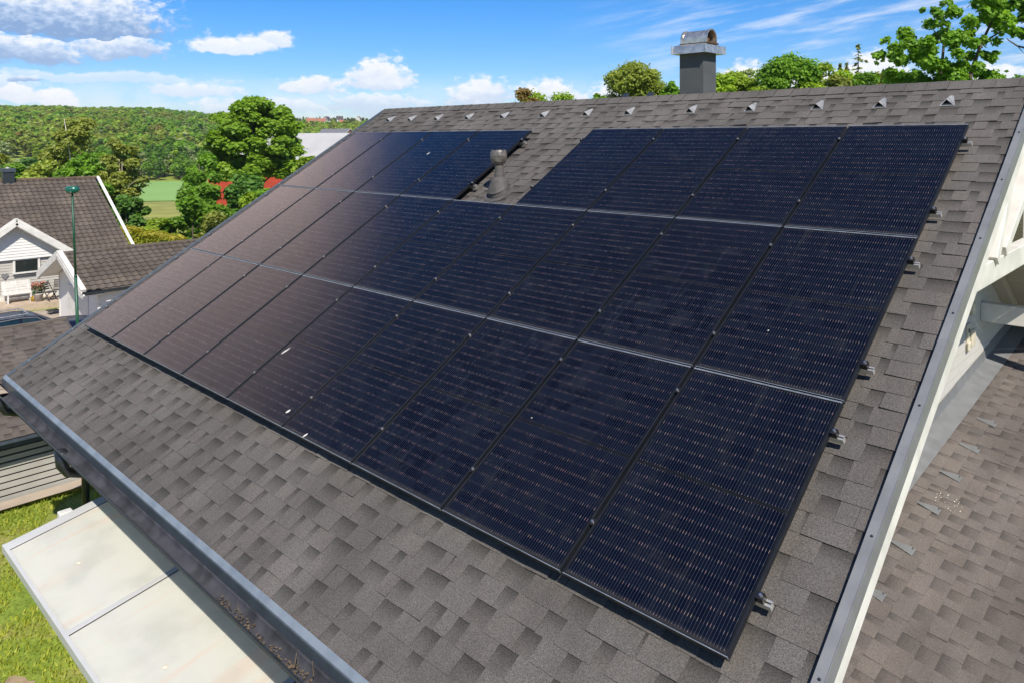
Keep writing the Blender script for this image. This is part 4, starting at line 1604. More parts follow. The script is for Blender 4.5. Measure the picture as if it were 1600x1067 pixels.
def build_neighbour():
    T = Vector((38.8, -6.5, 5.5))
    e = empty('neighbour_house', 'white neighbour house with dark tiled roof and white gabled porch', 'house', (-38.8, 6.5, -5.5))

    def B(m, name, mat, par=None, **kw):
        m.v = [tuple(Vector(v) + T) for v in m.v]
        return m.build(name, mat, par or e, **kw)
    # main roof, ridge along y
    rx, rz, ex, ez = -38.8, .20, -33.1, -3.38
    y0, y1 = -3.0, 12.25
    es = Vector((rx - ex, 0, rz - ez))
    ls = es.length
    es.normalize()
    nn = Vector((0, 1, 0)).cross(es) * -1
    if nn.z < 0:
        nn = -nn
    mb = MB()
    tile_slope(mb, (ex, y0, ez), (0, 1, 0), es, nn, y1 - y0, ls, seed=5)
    es2 = Vector((-es.x, 0, es.z))
    nn2 = Vector((-nn.x, 0, nn.z))
    tile_slope(mb, (2 * rx - ex, y0, ez), (0, 1, 0), es2, nn2, y1 - y0, ls, seed=6)
    roof = tint_build(mb, 'roof', M['tile'], e, T)
    mb = MB()
    for i in range(int((y1 - y0) / .36)):
        a = y0 + i * .36
        q = rnd.uniform(.9, 1.3)
        mb.tube([(rx, a, rz + .035), (rx, a + .38, rz + .045)], [.085, .10], 8, (q, q * .9, q * .75, 1))
    tint_build(mb, 'ridge_tile', M['tile'], roof, T)
    m = MB()
    for s in (1, -1):
        a = Vector((ex, y1 + .02, ez - .06))
        b = Vector((rx, y1 + .02, rz - .02))
        if s < 0:
            a.x = 2 * rx - a.x
        m.beam(a + Vector((0, 0, .0)), b, .05, .24)
        m.beam(a + Vector((0, -.06, .12)), b + Vector((0, -.06, .12)), .16, .03)
    B(m, 'barge_board', M['white_paint'])
    m = MB()
    m.box((ex - .02, y0, ez - .14), (ex + .10, y1 - .02, ez - .02))
    B(m, 'gutter', M['gutter_out'])
    m = MB()
    m.box((-43.9, -2.7, -5.7), (-33.7, 11.9, -3.5))
    m.prism([(-43.9, 11.9, -3.5), (-33.7, 11.9, -3.5), (rx, 11.9, -.2)], (0, -14.6, 0))
    B(m, 'wall', M['white_wall'])
    # chimney on the ridge
    cx_, cy_, cz_ = -38.8, 7.55, .9
    m = MB()
    m.box((cx_ - .28, cy_ - .28, -.6), (cx_ + .28, cy_ + .28, .72))
    ch = B(m, 'chimney', M['black_steel'])
    m = MB()
    m.box((cx_ - .33, cy_ - .33, .72), (cx_ + .33, cy_ + .33, .92))
    B(m, 'chimney_cap', M['flashing_dark'], ch)
    m = MB()
    m.lathe([(.09, .92), (.08, 1.0), (0, 1.0)], (cx_, cy_, 0), 10)
    B(m, 'flue', M['pot'], ch)

    # porch gable facing +x
    gx, gy, pz = -31.9, 6.4, -1.49
    hw, tzp = 2.55, -3.34
    run = 5.0
    sl = Vector((0, -hw, tzp - pz))
    for s, sd in ((1, 3), (-1, 4)):
        es_ = Vector((0, s * hw, pz - tzp)).normalized()
        ls_ = math.hypot(hw, pz - tzp)
        n_ = Vector((0, -s * (pz - tzp), hw)).normalized()
        mb = MB()
        tile_slope(mb, (gx - run, gy - s * hw, tzp), (1, 0, 0), es_, n_, run, ls_, seed=sd)
        tint_build(mb, 'roof', M['tile'], e, T)
        m = MB()
        a = Vector((gx + .03, gy - s * (hw + .05), tzp - .12))
        b = Vector((gx + .03, gy, pz - .06))
        m.beam(a, b, .06, .24)
        m.beam(a + Vector((-.09, 0, .17)), b + Vector((-.09, 0, .17)), .20, .12)
        m.beam(a + Vector((-.02, 0, -.10)), b + Vector((-.02, 0, -.10)), .05, .14)
        B(m, 'barge_board', M['white_paint'])
        m = MB()
        m.beam(a + Vector((-.35, 0, -.06)), b + Vector((-.35, 0, -.06)), .62, .03)
        B(m, 'soffit', M['soffit'])
    # gable wall, clapboard
    wx = -32.35
    m = MB()
    zz = -3.42
    while zz < pz - .25:
        half = (pz - .2 - zz) / (pz - tzp) * hw
        half2 = (pz - .2 - zz - .14) / (pz - tzp) * hw
        half2 = max(half2, .01)
        m.add([(wx + .022, gy - half, zz), (wx + .022, gy + half, zz), (wx, gy + half2, zz + .14), (wx, gy - half2, zz + .14), (wx, gy - half, zz), (wx, gy + half, zz)],
              [(0, 1, 2, 3), (4, 5, 1, 0)])
        zz += .14
    B(m, 'gable_cladding', M['white_wall'])
    m = MB()
    zz = -5.5
    while zz < -3.45:
        m.add([(wx - .10, gy - 2.6, zz), (wx - .10, gy + 3.2, zz), (wx - .122, gy + 3.2, zz + .14), (wx - .122, gy - 2.6, zz + .14), (wx - .122, gy - 2.6, zz), (wx - .122, gy + 3.2, zz)],
              [(0, 1, 2, 3), (4, 5, 1, 0)])
        zz += .14
    B(m, 'porch_wall', M['grey_wall'])
    m = MB()
    m.box((wx - .098, 5.2, -5.5), (wx - .06, 9.0, -5.22))
    B(m, 'skirting', M['white_paint'])
    # window
    m = MB()
    wy0, wy1, wz0, wz1 = 6.42, 7.40, -4.08, -3.49
    for (a, b, c, d) in ((wy0 - .1, wy1 + .1, wz1, wz1 + .09), (wy0 - .12, wy1 + .12, wz0 - .08, wz0), (wy0 - .1, wy0, wz0, wz1), (wy1, wy1 + .1, wz0, wz1)):
        m.box((wx - .098, a, c), (wx - .04, b, d))
    w = B(m, 'window', M['white_paint'])
    m = MB()
    m.box((wx - .097, wy0, wz0), (wx - .075, wy1, wz1))
    B(m, 'pane', M['glass_dark'], w)
    m = MB()
    m.box((wx - .04, wy0 - .1, wz0 - .12), (wx + .03, wy1 + .1, wz0 - .085))
    B(m, 'sill', M['black_steel'], w)

    # heart on the wall
    h = []
    for k in range(28):
        t = 2 * math.pi * k / 28
        h.append((0, .0095 * 16 * math.sin(t) ** 3, .0115 * (13 * math.cos(t) - 5 * math.cos(2 * t) - 2 * math.cos(3 * t) - math.cos(4 * t))))
    m = MB()
    m.prism(h, (.04, 0, 0))
    hrt = m.build('heart_ornament', M['stone'], None)
    hrt.location = (wx - .095, 5.98, -4.20)
    tag(hrt, 'grey heart ornament hanging on the porch wall above the bench', 'ornament')

    # deck
    d = empty('porch_deck', 'pale wooden deck along the porch wall of the neighbour house', 'deck', (-31.5, 6, -5.5))
    m = MB()
    for i in range(12):
        a = -32.40 + i * .145
        m.box((a + 31.5, -5.0, .0), (a + .138 + 31.5, 2.15, .06))
    m.build('deck_boards', M['deck'], d)
    m = MB()
    m.box((-30.655 + 31.5, -5.0, -.25), (-30.63 + 31.5, 2.15, .055))
    m.build('deck_fascia', M['deck'], d)

    # bench
    b = empty('bench', 'white wooden bench with sloping back against the porch wall', 'bench', (-31.75, 6.38, -5.44))
    m = MB()
    for i in range(5):
        m.beam((-.30 - .035 * i, -.62, .50 + .11 * i), (-.30 - .035 * i, .62, .50 + .11 * i), .03, .10, (0, 0, 1))
    for yy in (-.5, 0, .5):
        m.beam((-.26, yy, .3), (-.46, yy, 1.0), .06, .04, (0, 1, 0))
    m.build('backrest', M['white_paint'], b)
    m = MB()
    for i in range(4):
        m.box((-.24 + .13 * i, -.66, .42), (-.12 + .13 * i, .66, .46))
    m.build('seat', M['white_paint'], b)
    for yy in (-.48, .48):
        for x in (-.26, .20):
            m = MB()
            m.box((x, yy - .035, 0), (x + .07, yy + .035, .42))
            m.build('leg', M['white_paint'], b)
        m = MB()
        m.box((-.20, yy - .03, .06), (.20, yy + .03, .13))
        m.build('stretcher', M['white_paint'], b)
    m = MB()
    m.box((-.02, -.45, .16), (.04, .45, .22))
    m.build('stretcher', M['white_paint'], b)

    # folding chairs
    for i, (x, y, rz_, lab) in enumerate(((-31.0, 7.55, .5, 'dark grey folding chair on the deck beside the flower pot'), (-31.35, 8.05, -.4, 'dark folding chair on the deck next to the garage corner'))):
        c = empty('folding_chair', lab, 'chair', (x, y, -5.44), rz_, 'folding chairs on the deck')
        m = MB()
        for k in range(5):
            m.box((-.22 + k * .09, -.22, .42), (-.15 + k * .09, .22, .445))
        m.build('seat', M['dark_wood'], c)
        m = MB()
        for k in range(4):
            m.beam((-.26 - .03 * k, -.22, .56 + .10 * k), (-.26 - .03 * k, .22, .56 + .10 * k), .02, .07)
        m.build('backrest', M['dark_wood'], c)
        for yy in (-.23, .23):
            m = MB()
            m.beam((.24, yy, 0), (-.36, yy, .92), .03, .035)
            m.build('leg', M['dark_wood'], c)
            m = MB()
            m.beam((-.24, yy * .9, 0), (.22, yy * .9, .44), .03, .035)
            m.build('leg', M['dark_wood'], c)
    # flower pot
    p = empty('flower_pot', 'pale pot of orange pink flowers on the deck by the bench', 'flower pot', (-31.25, 7.12, -5.44))
    m = MB()
    m.lathe([(0, 0), (.16, 0), (.22, .34), (.24, .36), (.24, .40), (.19, .40), (.18, .34), (0, .33)], (0, 0, 0), 16)
    m.build('pot', M['pot'], p, smooth=True)
    for nm, mt, n_, z0, z1, r1 in (('flowers', 'flower', 110, .60, .95, .28), ('leaves', 'flower_leaf', 150, .38, .80, .30)):
        m = MB()
        for i in range(n_):
            a, rr_, z = rnd.uniform(0, 6.28), r1 * math.sqrt(rnd.random()), rnd.uniform(z0, z1)
            c = Vector((math.cos(a) * rr_, math.sin(a) * rr_, z))
            d1 = Vector((rnd.uniform(-1, 1), rnd.uniform(-1, 1), rnd.uniform(-1, 1))).normalized() * .05
            d2 = d1.orthogonal().normalized() * .05
            m.quad(c - d1, c - d2, c + d1, c + d2)
        m.build(nm, M[mt], p)
    m = MB()
    m.lathe([(0, 0), (.13, 0), (.16, .22), (.165, .23), (.15, .23), (.13, .04), (0, .03)], (0, 0, 0), 14)
    o = m.build('bucket', M['yellow_plastic'], None, smooth=True)
    o.location = (-31.45, 6.98, -5.44)
    tag(o, 'small yellow bucket on the deck between bench and flower pot', 'bucket')
    m = MB()
    m.box((-.30, -.24, 0), (.30, .24, .015))
    o = m.build('door_mat', M['mat_black'], None)
    o.location = (-28.6, 7.05, float(tz(-28.6, 7.05)) + .09)
    tag(o, 'small dark mat lying on the gravel near the garage', 'mat')

    # garage
    g = empty('garage', 'white gabled garage with brown tiled roof behind the street lamp', 'garage', (-24.85, 10, -5.5))
    TG = Vector((24.85, -10, 5.5))

    def G(m, name, mat, par=None, **kw):
        m.v = [tuple(Vector(v) + TG) for v in m.v]
        return m.build(name, mat, par or g, **kw)
    gy0, gy1 = 6.3, 16.5
    px_, pz_ = -24.85, -2.37
    hw, ezg = 3.05, -3.55
    sk = -.10                                 # the garage is turned slightly
    for s, sd in ((1, 13), (-1, 14)):
        es_ = Vector((-s * hw, 0, pz_ - ezg)).normalized()
        ls_ = math.hypot(hw, pz_ - ezg)
        n_ = Vector((s * (pz_ - ezg), 0, hw)).normalized()
        mb = MB()
        tile_slope(mb, (px_ + s * hw, gy0, ezg), Vector((0, 1, 0)), es_, n_, gy1 - gy0, ls_, seed=sd)
        tint_build(mb, 'roof', M['tile'], g, TG)
        m = MB()
        a = Vector((px_ + s * (hw + .06), gy0 - .02, ezg - .12))
        b_ = Vector((px_, gy0 - .02, pz_ - .05))
        m.beam(a, b_, .06, .22)
        m.beam(a + Vector((0, .08, .17)), b_ + Vector((0, .08, .17)), .20, .12)
        m.beam(a + Vector((0, .04, -.10)), b_ + Vector((0, .04, -.10)), .05, .12)
        G(m, 'barge_board', M['white_paint'])
        m = MB()
        m.beam(a + Vector((0, .45, -.05)), b_ + Vector((0, .45, -.05)), .80, .03)
        G(m, 'soffit', M['white_wall'])
        m = MB()
        m.box((px_ + s * (hw + .06) - .06, gy0 + .1, ezg - .12), (px_ + s * (hw + .06) + .06, gy1, ezg - .02))
        G(m, 'gutter', M['gutter_out'])
    m = MB()
    m.tube([(px_, gy0, pz_ + .03), (px_, gy1, pz_ + .03)], .085, 8, (1, 1, 1, 1))
    tint_build(m, 'ridge_tile', M['tile'], g, TG)
    wy = gy0 + .75
    m = MB()
    m.box((px_ - 2.6, wy, -6.2), (px_ + 2.6, gy1 - .4, ezg - .02))
    m.prism([(px_ - 2.6, wy, ezg - .02), (px_ + 2.6, wy, ezg - .02), (px_, wy, pz_ - .30)], (0, gy1 - .4 - wy, 0))
    G(m, 'wall', M['white_wall'])
    m = MB()
    m.box((px_ - 1.4, wy - .03, -6.1), (px_ + 1.4, wy - .003, -3.9))
    G(m, 'garage_door', M['white_paint'])
    m = MB()
    m.box((px_ + 2.56, wy - .03, -6.1), (px_ + 2.66, wy + .08, ezg - .05))
    m.box((px_ - 2.66, wy - .03, -6.1), (px_ - 2.56, wy + .08, ezg - .05))
    G(m, 'corner_board', M['white_paint'])
    m = MB()
    xx, yy = px_ + hw + .08, 9.1
    m.tube([(xx, yy, ezg - .1), (xx, yy, ezg - .25), (xx - .30, yy, ezg - .48), (px_ + 2.68, yy, ezg - .6), (px_ + 2.68, yy, -6)], .05, 8)
    G(m, 'downpipe', M['gutter_out'], smooth=True)


build_neighbour()

# ------------------------------------------------------------------ street lamp
def build_lamp():
    x, y = -13.0, 3.68
    z = float(tz(x, y)) - .02
    e = empty('street_lamp', 'green street lamp with flattened oval head on a slim pole', 'street lamp', (x, y, z))
    top = Vector((-13.14 - x, 3.63 - y, 1.01 - z))
    lean = Vector((-.10, -.10, 0))
    m = MB()
    s = 3.15
    m.tube([(0, 0, 0), Vector((0, 0, s)) + lean * (s / 5.5)], [.048, .042], 12)
    m.build('pole_base', M['lamp_green'], e, smooth=True)
    m = MB()
    m.tube([Vector((0, 0, s)) + lean * (s / 5.5), Vector((0, 0, top.z - .06)) + lean], [.034, .030], 12)
    m.tube([Vector((0, 0, s - .02)) + lean * (s / 5.5), Vector((0, 0, s + .05)) + lean * (s / 5.5)], [.046, .040], 12)
    m.build('pole', M['lamp_green'], e, smooth=True)
    c = Vector((0, 0, top.z)) + lean
    # oval head, long axis across the view
    ax = Vector((.72, .69, 0))
    bx = Vector((-.69, .72, 0))
    rings = [(.0, .135, .02), (.55, .13, .5), (.85, .11, .8), (1.0, .05, 1.0), (.97, .0, 1.0), (.80, -.05, .85), (.35, -.085, .4), (.0, -.09, .02)]
    n = 20
    m = MB()
    vs = []
    for q, h, _ in rings:
        for k in range(n):
            a = 2 * math.pi * k / n
            vs.append(c + ax * (.205 * max(q, .02) * math.cos(a)) + bx * (.14 * max(q, .02) * math.sin(a)) + Vector((0, 0, h + .03)))
    m.add(vs, [(i * n + k, (i + 1) * n + k, (i + 1) * n + (k + 1) % n, i * n + (k + 1) % n) for i in range(len(rings) - 1) for k in range(n)])
    m.build('lamp_head', M['lamp_head'], e, smooth=True)
    m = MB()
    for h in (.10, -.005):
        m.lathe([(0, .03), (.018, .025), (.024, 0)], c + bx * -.125 + ax * .03 + Vector((0, 0, h)), 8, axis=-bx)
    m.build('bolt', M['bolt'], e)


build_lamp()

# ------------------------------------------------------------------ parked estate car
def build_car():
    x0 = -18.6
    zg = float(tz(x0, 3.4)) + .10
    e = empty('parked_car', 'dark blue estate car with roof rails parked facing the garage', 'car', (x0, 3.72, zg))
    # local: y forward, x to the right side (+x faces the viewer)
    st = [(-2.38, .62, .52, .80), (-2.30, .80, .34, .93), (-1.9, .89, .26, .97), (-1.0, .91, .22, .97), (0.0, .91, .22, .95), (.85, .91, .22, .96), (1.2, .90, .24, 1.0), (1.8, .87, .26, .96), (2.15, .80, .30, .89), (2.36, .62, .38, .72)]
    vs, fs = [], []
    for y, w, zb, zt in st:
        vs += [(-w * .86, y, zb), (-w, y, zb + .22), (-w * .99, y, zt - .12), (-w * .90, y, zt), (0, y, zt + .03), (w * .90, y, zt), (w * .99, y, zt - .12), (w, y, zb + .22), (w * .86, y, zb)]
    n = 9
    for i in range(len(st) - 1):
        for k in range(n - 1):
            fs.append((i * n + k, i * n + k + 1, (i + 1) * n + k + 1, (i + 1) * n + k))
    fs += [tuple(range(n - 1, -1, -1)), tuple((len(st) - 1) * n + k for k in range(n))]
    m = MB()
    m.add(vs, [tuple(reversed(f)) for f in fs])
    body = m.build('body', M['car_paint'], e, smooth=True)
    # greenhouse
    m = MB()
    gs = [(-2.22, .80, .95, .80, .96), (-1.95, .80, .95, .62, 1.40), (-1.2, .80, .95, .63, 1.475), (-.3, .80, .95, .63, 1.48), (.12, .80, .95, .61, 1.43), (.98, .78, .94, .76, .945)]
    vs = []
    for y, wb, zb, wt, zt in gs:
        vs += [(-wb, y, zb), (-wt, y, zt), (0, y, zt + .03), (wt, y, zt), (wb, y, zb)]
    fs = [(i * 5 + k, (i + 1) * 5 + k, (i + 1) * 5 + k + 1, i * 5 + k + 1) for i in range(len(gs) - 1) for k in range(4)]
    m.add(vs, fs)
    m.build('cabin', M['car_paint'], e)
    def side(y, t, s, off=.012):
        ys = [g[0] for g in gs]
        wb = np.interp(y, ys, [g[1] for g in gs])
        zb = np.interp(y, ys, [g[2] for g in gs])
        wt = np.interp(y, ys, [g[3] for g in gs])
        zt = np.interp(y, ys, [g[4] for g in gs])
        return (s * (wb + (wt - wb) * t + off), y, zb + (zt - zb) * t)
    for s in (1, -1):
        for (a, b, c, d) in ((-2.05, -1.32, -1.36, -1.85), (-1.25, -.42, -.45, -1.25), (-.34, .70, .08, -.34)):
            w = MB()
            q = [side(a, .06, s), side(b, .06, s), side(c, .88, s), side(d, .88, s)]
            w.add(q, [(0, 1, 2, 3) if s > 0 else (3, 2, 1, 0)])
            w.build('side_window', M['car_glass'], e)
        w = MB()
        w.tube([side(-2.1, .02, s, .02), side(-1, .02, s, .02), side(.72, .02, s, .02)], .016, 6)
        w.tube([side(.72, .04, s, .02), side(.10, .93, s, .02), side(-.4, .95, s, .02), side(-1.85, .93, s, .02)], .013, 6)
        w.build('chrome_strip', M['chrome'], e)
        w = MB()
        w.tube([(s * .57, -1.75, 1.46), (s * .57, -1.65, 1.53), (s * .57, -.2, 1.55), (s * .57, -.02, 1.49)], .02, 8)
        w.build('roof_rail', M['chrome'], e)
        w = MB()
        w.box((s * .90 - .09, .62, .93), (s * .90 + .09, .74, 1.06))
        w.build('mirror', M['car_paint'], e, bevel=.03)
        w = MB()
        w.add([(s * .50, 2.36, .62), (s * .80, 2.18, .64), (s * .80, 2.12, .77), (s * .50, 2.30, .75)], [(0, 1, 2, 3)])
        w.build('headlight', M['chrome'], e)
    for yb in (-1.45, -.15):
        w = MB()
        w.tube([(-.57, yb, 1.56), (.57, yb, 1.56)], .022, 8)
        w.build('roof_bar', M['chrome'], e)
    w = MB()
    q = [(-.70, .90, .985), (.70, .90, .985), (.58, .15, 1.432), (-.58, .15, 1.432)]
    w.add(q, [(0, 1, 2, 3)])
    w.build('windscreen', M['car_glass'], e)
    w = MB()
    w.add([(-.64, -2.20, 1.03), (.64, -2.20, 1.03), (.56, -1.975, 1.38), (-.56, -1.975, 1.38)], [(3, 2, 1, 0)])
    w.build('rear_window', M['car_glass'], e)
    for s in (1, -1):
        for y in (-1.42, 1.42):
            w = MB()
            w.lathe([(.20, -.10), (.31, -.10), (.33, -.06), (.33, .06), (.31, .10), (.20, .10)], (s * .84, y, .33), 22, axis=(1, 0, 0))
            wh = w.build('wheel', M['rubber'], e, smooth=False)
            w = MB()
            w.lathe([(0, .085), (.06, .085), (.20, .07), (.21, .1)], (s * .84, y, .33), 22, axis=(s, 0, 0))
            w.build('rim', M['chrome'], wh)
            w = MB()
            w.lathe([(.36, .082), (.40, .088), (.40, .0)], (s * .84, y, .34), 22, axis=(s, 0, 0))
            w.build('wheel_arch', M['car_black'], e)


build_car()

# ------------------------------------------------------------------ vegetation
def leaf_quads(P, N, size, rg, kite=False):
    n = len(P)
    a = rg.normal(size=(n, 3))
    t = np.cross(N, a)
    t /= np.linalg.norm(t, axis=1)[:, None] + 1e-9
    b = np.cross(N, t)
    s = (size * rg.uniform(.6, 1.35, n))[:, None]
    if kite:
        V = np.stack([P - t * s * .5, P - b * s * .42 - t * s * .05, P + t * s * .55, P + b * s * .42 - t * s * .05], 1)
    else:
        V = np.stack([P - t * s * .5 - b * s * .5, P + t * s * .5 - b * s * .36, P + t * s * .42 + b * s * .5, P - t * s * .5 + b * s * .38], 1)
    return V.reshape(-1, 3), np.arange(4 * n).reshape(n, 4)


def puff_crown(puffs, n, size, rg, kite=False, up=.8):
    """leaves gathered on a set of ellipsoidal clumps: (x, y, z, r, squash)"""
    pf = np.array(puffs, float)
    w = pf[:, 3] ** 2
    idx = rg.choice(len(pf), n, p=w / w.sum())
    d = rg.normal(size=(n, 3))
    d /= np.linalg.norm(d, axis=1)[:, None]
    flip = (d[:, 2] < -.2) & (rg.random(n) < .6)
    d[flip, 2] *= -1
    rr = rg.uniform(.35, 1.0, n) ** .45
    rr *= 1 + .16 * rg.normal(size=n)
    P = pf[idx, :3] + d * (pf[idx, 3] * rr)[:, None] * np.stack([np.ones(n), np.ones(n), pf[idx, 4]], 1)
    N = d * .55 + rg.normal(size=(n, 3)) * .5
    N[:, 2] += up
    N /= np.linalg.norm(N, axis=1)[:, None] + 1e-9
    V, F = leaf_quads(P, N, np.full(n, size), rg, kite)
    base = rg.uniform(0, 1, len(pf))
    tint = np.clip(.25 + .35 * base[idx] + .3 * rg.uniform(-1, 1, n) + .15 * d[:, 2], 0, 1)
    return V, F, np.repeat(tint, 4)


def crown_puffs(rg, h, w, base, n, squash=.75, shape='round', pr=.3):
    out = []
    for i in range(n):
        for _ in range(20):
            d = rg.normal(size=3)
            d /= np.linalg.norm(d)
            q = rg.uniform(.25, 1) ** .5
            p = d * q
            if shape == 'cone':
                tt = (p[2] + 1) / 2
                sc_ = 1.15 * (1 - tt) + .12
            elif shape == 'tall':
                sc_ = .8 + .2 * (1 - abs(p[2]))
            else:
                sc_ = 1.0
            break
        cz = base + (h - base) * (.5 + .5 * p[2] * .92)
        r = w * pr * rg.uniform(.65, 1.2) * (sc_ ** .5)
        out.append((p[0] * (w - r) * sc_, p[1] * (w - r) * sc_, min(cz, h - r * squash * .9), r, squash))
    return out


def limbs(mb, rg, h, base, w, r0, lean=(0, 0), n=6):
    top = h * .8
    pts = []
    for i in range(7):
        t = i / 6
        pts.append((lean[0] * t * h + rg.normal() * .012 * h * t, lean[1] * t * h + rg.normal() * .012 * h * t, top * t))
    rad = [r0 * (1 - .82 * (i / 6)) * (1.35 if i == 0 else 1) for i in range(7)]
    mb.tube(pts, rad, 8)
    for k in range(n):
        t = rg.uniform(max(.22, base / h * .8), .8)
        i = min(int(t / .8 * 6), 5)
        p = Vector(pts[i])
        a = rg.uniform(0, 6.28)
        l = w * rg.uniform(.5, .9)
        q = [p, p + Vector((math.cos(a) * l * .45, math.sin(a) * l * .45, l * .35)), p + Vector((math.cos(a) * l, math.sin(a) * l, l * .75))]
        mb.tube(q, [rad[i] * .55, rad[i] * .35, rad[i] * .12], 6)


class TreeKind:
    def __init__(s, h, w, base, mat, bark='bark', nl=3000, leaf=.3, np_=22, shape='round', seed=1, squash=.75, kite=False, pr=.3, up=.8, nlimb=6, puffs=None, r0=None, lean=(0, 0), extra=None):
        rg = np.random.default_rng(seed)
        pf = puffs if puffs is not None else crown_puffs(rg, h, w, base, np_, squash, shape, pr)
        s.crown = puff_crown(pf, nl, leaf, rg, kite, up)
        s.mat = mat
        mb = MB()
        limbs(mb, rg, h, base, w, r0 or h * .018, lean, nlimb)
        if extra:
            extra(mb)
        s.trunk = mb
        s.bark = bark
        s.me = None

    def place(s, x, y, z, label, group=None, sc_=1.0, rz=None, name='broadleaf_tree', cat='tree'):
        e = empty(name, label, cat, (x, y, z), rnd.uniform(0, 6.28) if rz is None else rz, group)
        e.scale = (sc_, sc_, sc_ * rnd.uniform(.95, 1.06))
        if s.me is None:
            V, F, t = s.crown
            a = mesh_obj('crown', V, F, L[s.mat], e, False, t)
            b = s.trunk.build('trunk', M[s.bark], e, smooth=True)
            s.me = (a, b)
        else:
            a, b = [q.copy() for q in s.me]
            for q in (a, b):
                COL.objects.link(q)
                q.parent = e
        return e


def conifer_mesh(h, w, rg, tiers, mat_n=.9, size=.35, base=.12, ragged=.25, droop=.25):
    """needle sprays set along drooping branches"""
    P, N = [], []
    for i in range(tiers):
        t = base + (1 - base) * i / tiers
        z = h * (t + rg.normal() * .4 / tiers)
        r = w * (1 - t) ** .85 * rg.uniform(1 - ragged, 1 + ragged * .5) + .04 * w
        nb = max(4, int(9 * (1 - t) + 3))
        a0 = rg.uniform(0, 6.28)
        for k in range(nb):
            a = a0 + 2 * np.pi * k / nb + rg.normal() * .2
            rr = r * rg.uniform(.45, 1.15)
            zb_ = z + rg.normal() * .5 * h / tiers
            if rg.random() < ragged * .4:
                continue
            m_ = max(3, int(rr / size * 2.2))
            for j in range(m_):
                q = (j + .6) / m_
                P.append((math.cos(a) * rr * q, math.sin(a) * rr * q, zb_ - droop * rr * q * q + rg.normal() * size * .1))
                N.append((math.cos(a) * .35 + rg.normal() * .3, math.sin(a) * .35 + rg.normal() * .3, .8))
    P.append((0, 0, h))
    N.append((1, 0, .1))
    P = np.array(P)
    N = np.array(N)
    N /= np.linalg.norm(N, axis=1)[:, None]
    V, F = leaf_quads(P, N, np.full(len(P), size), rg)
    t = np.repeat(np.clip(rg.uniform(.1, .9, len(P)), 0, 1), 4)
    return V, F, t


class Conifer(TreeKind):
    def __init__(s, h, w, seed=1, tiers=22, size=.35, mat='needle', base=.12, ragged=.25, droop=.25):
        rg = np.random.default_rng(seed)
        s.crown = conifer_mesh(h, w, rg, tiers, size=size, base=base, ragged=ragged, droop=droop)
        s.mat = mat
        mb = MB()
        mb.tube([(0, 0, 0), (0, 0, h * .5), (0, 0, h * .97)], [h * .016, h * .010, h * .002], 8)
        s.trunk = mb
        s.bark = 'bark'
        s.me = None


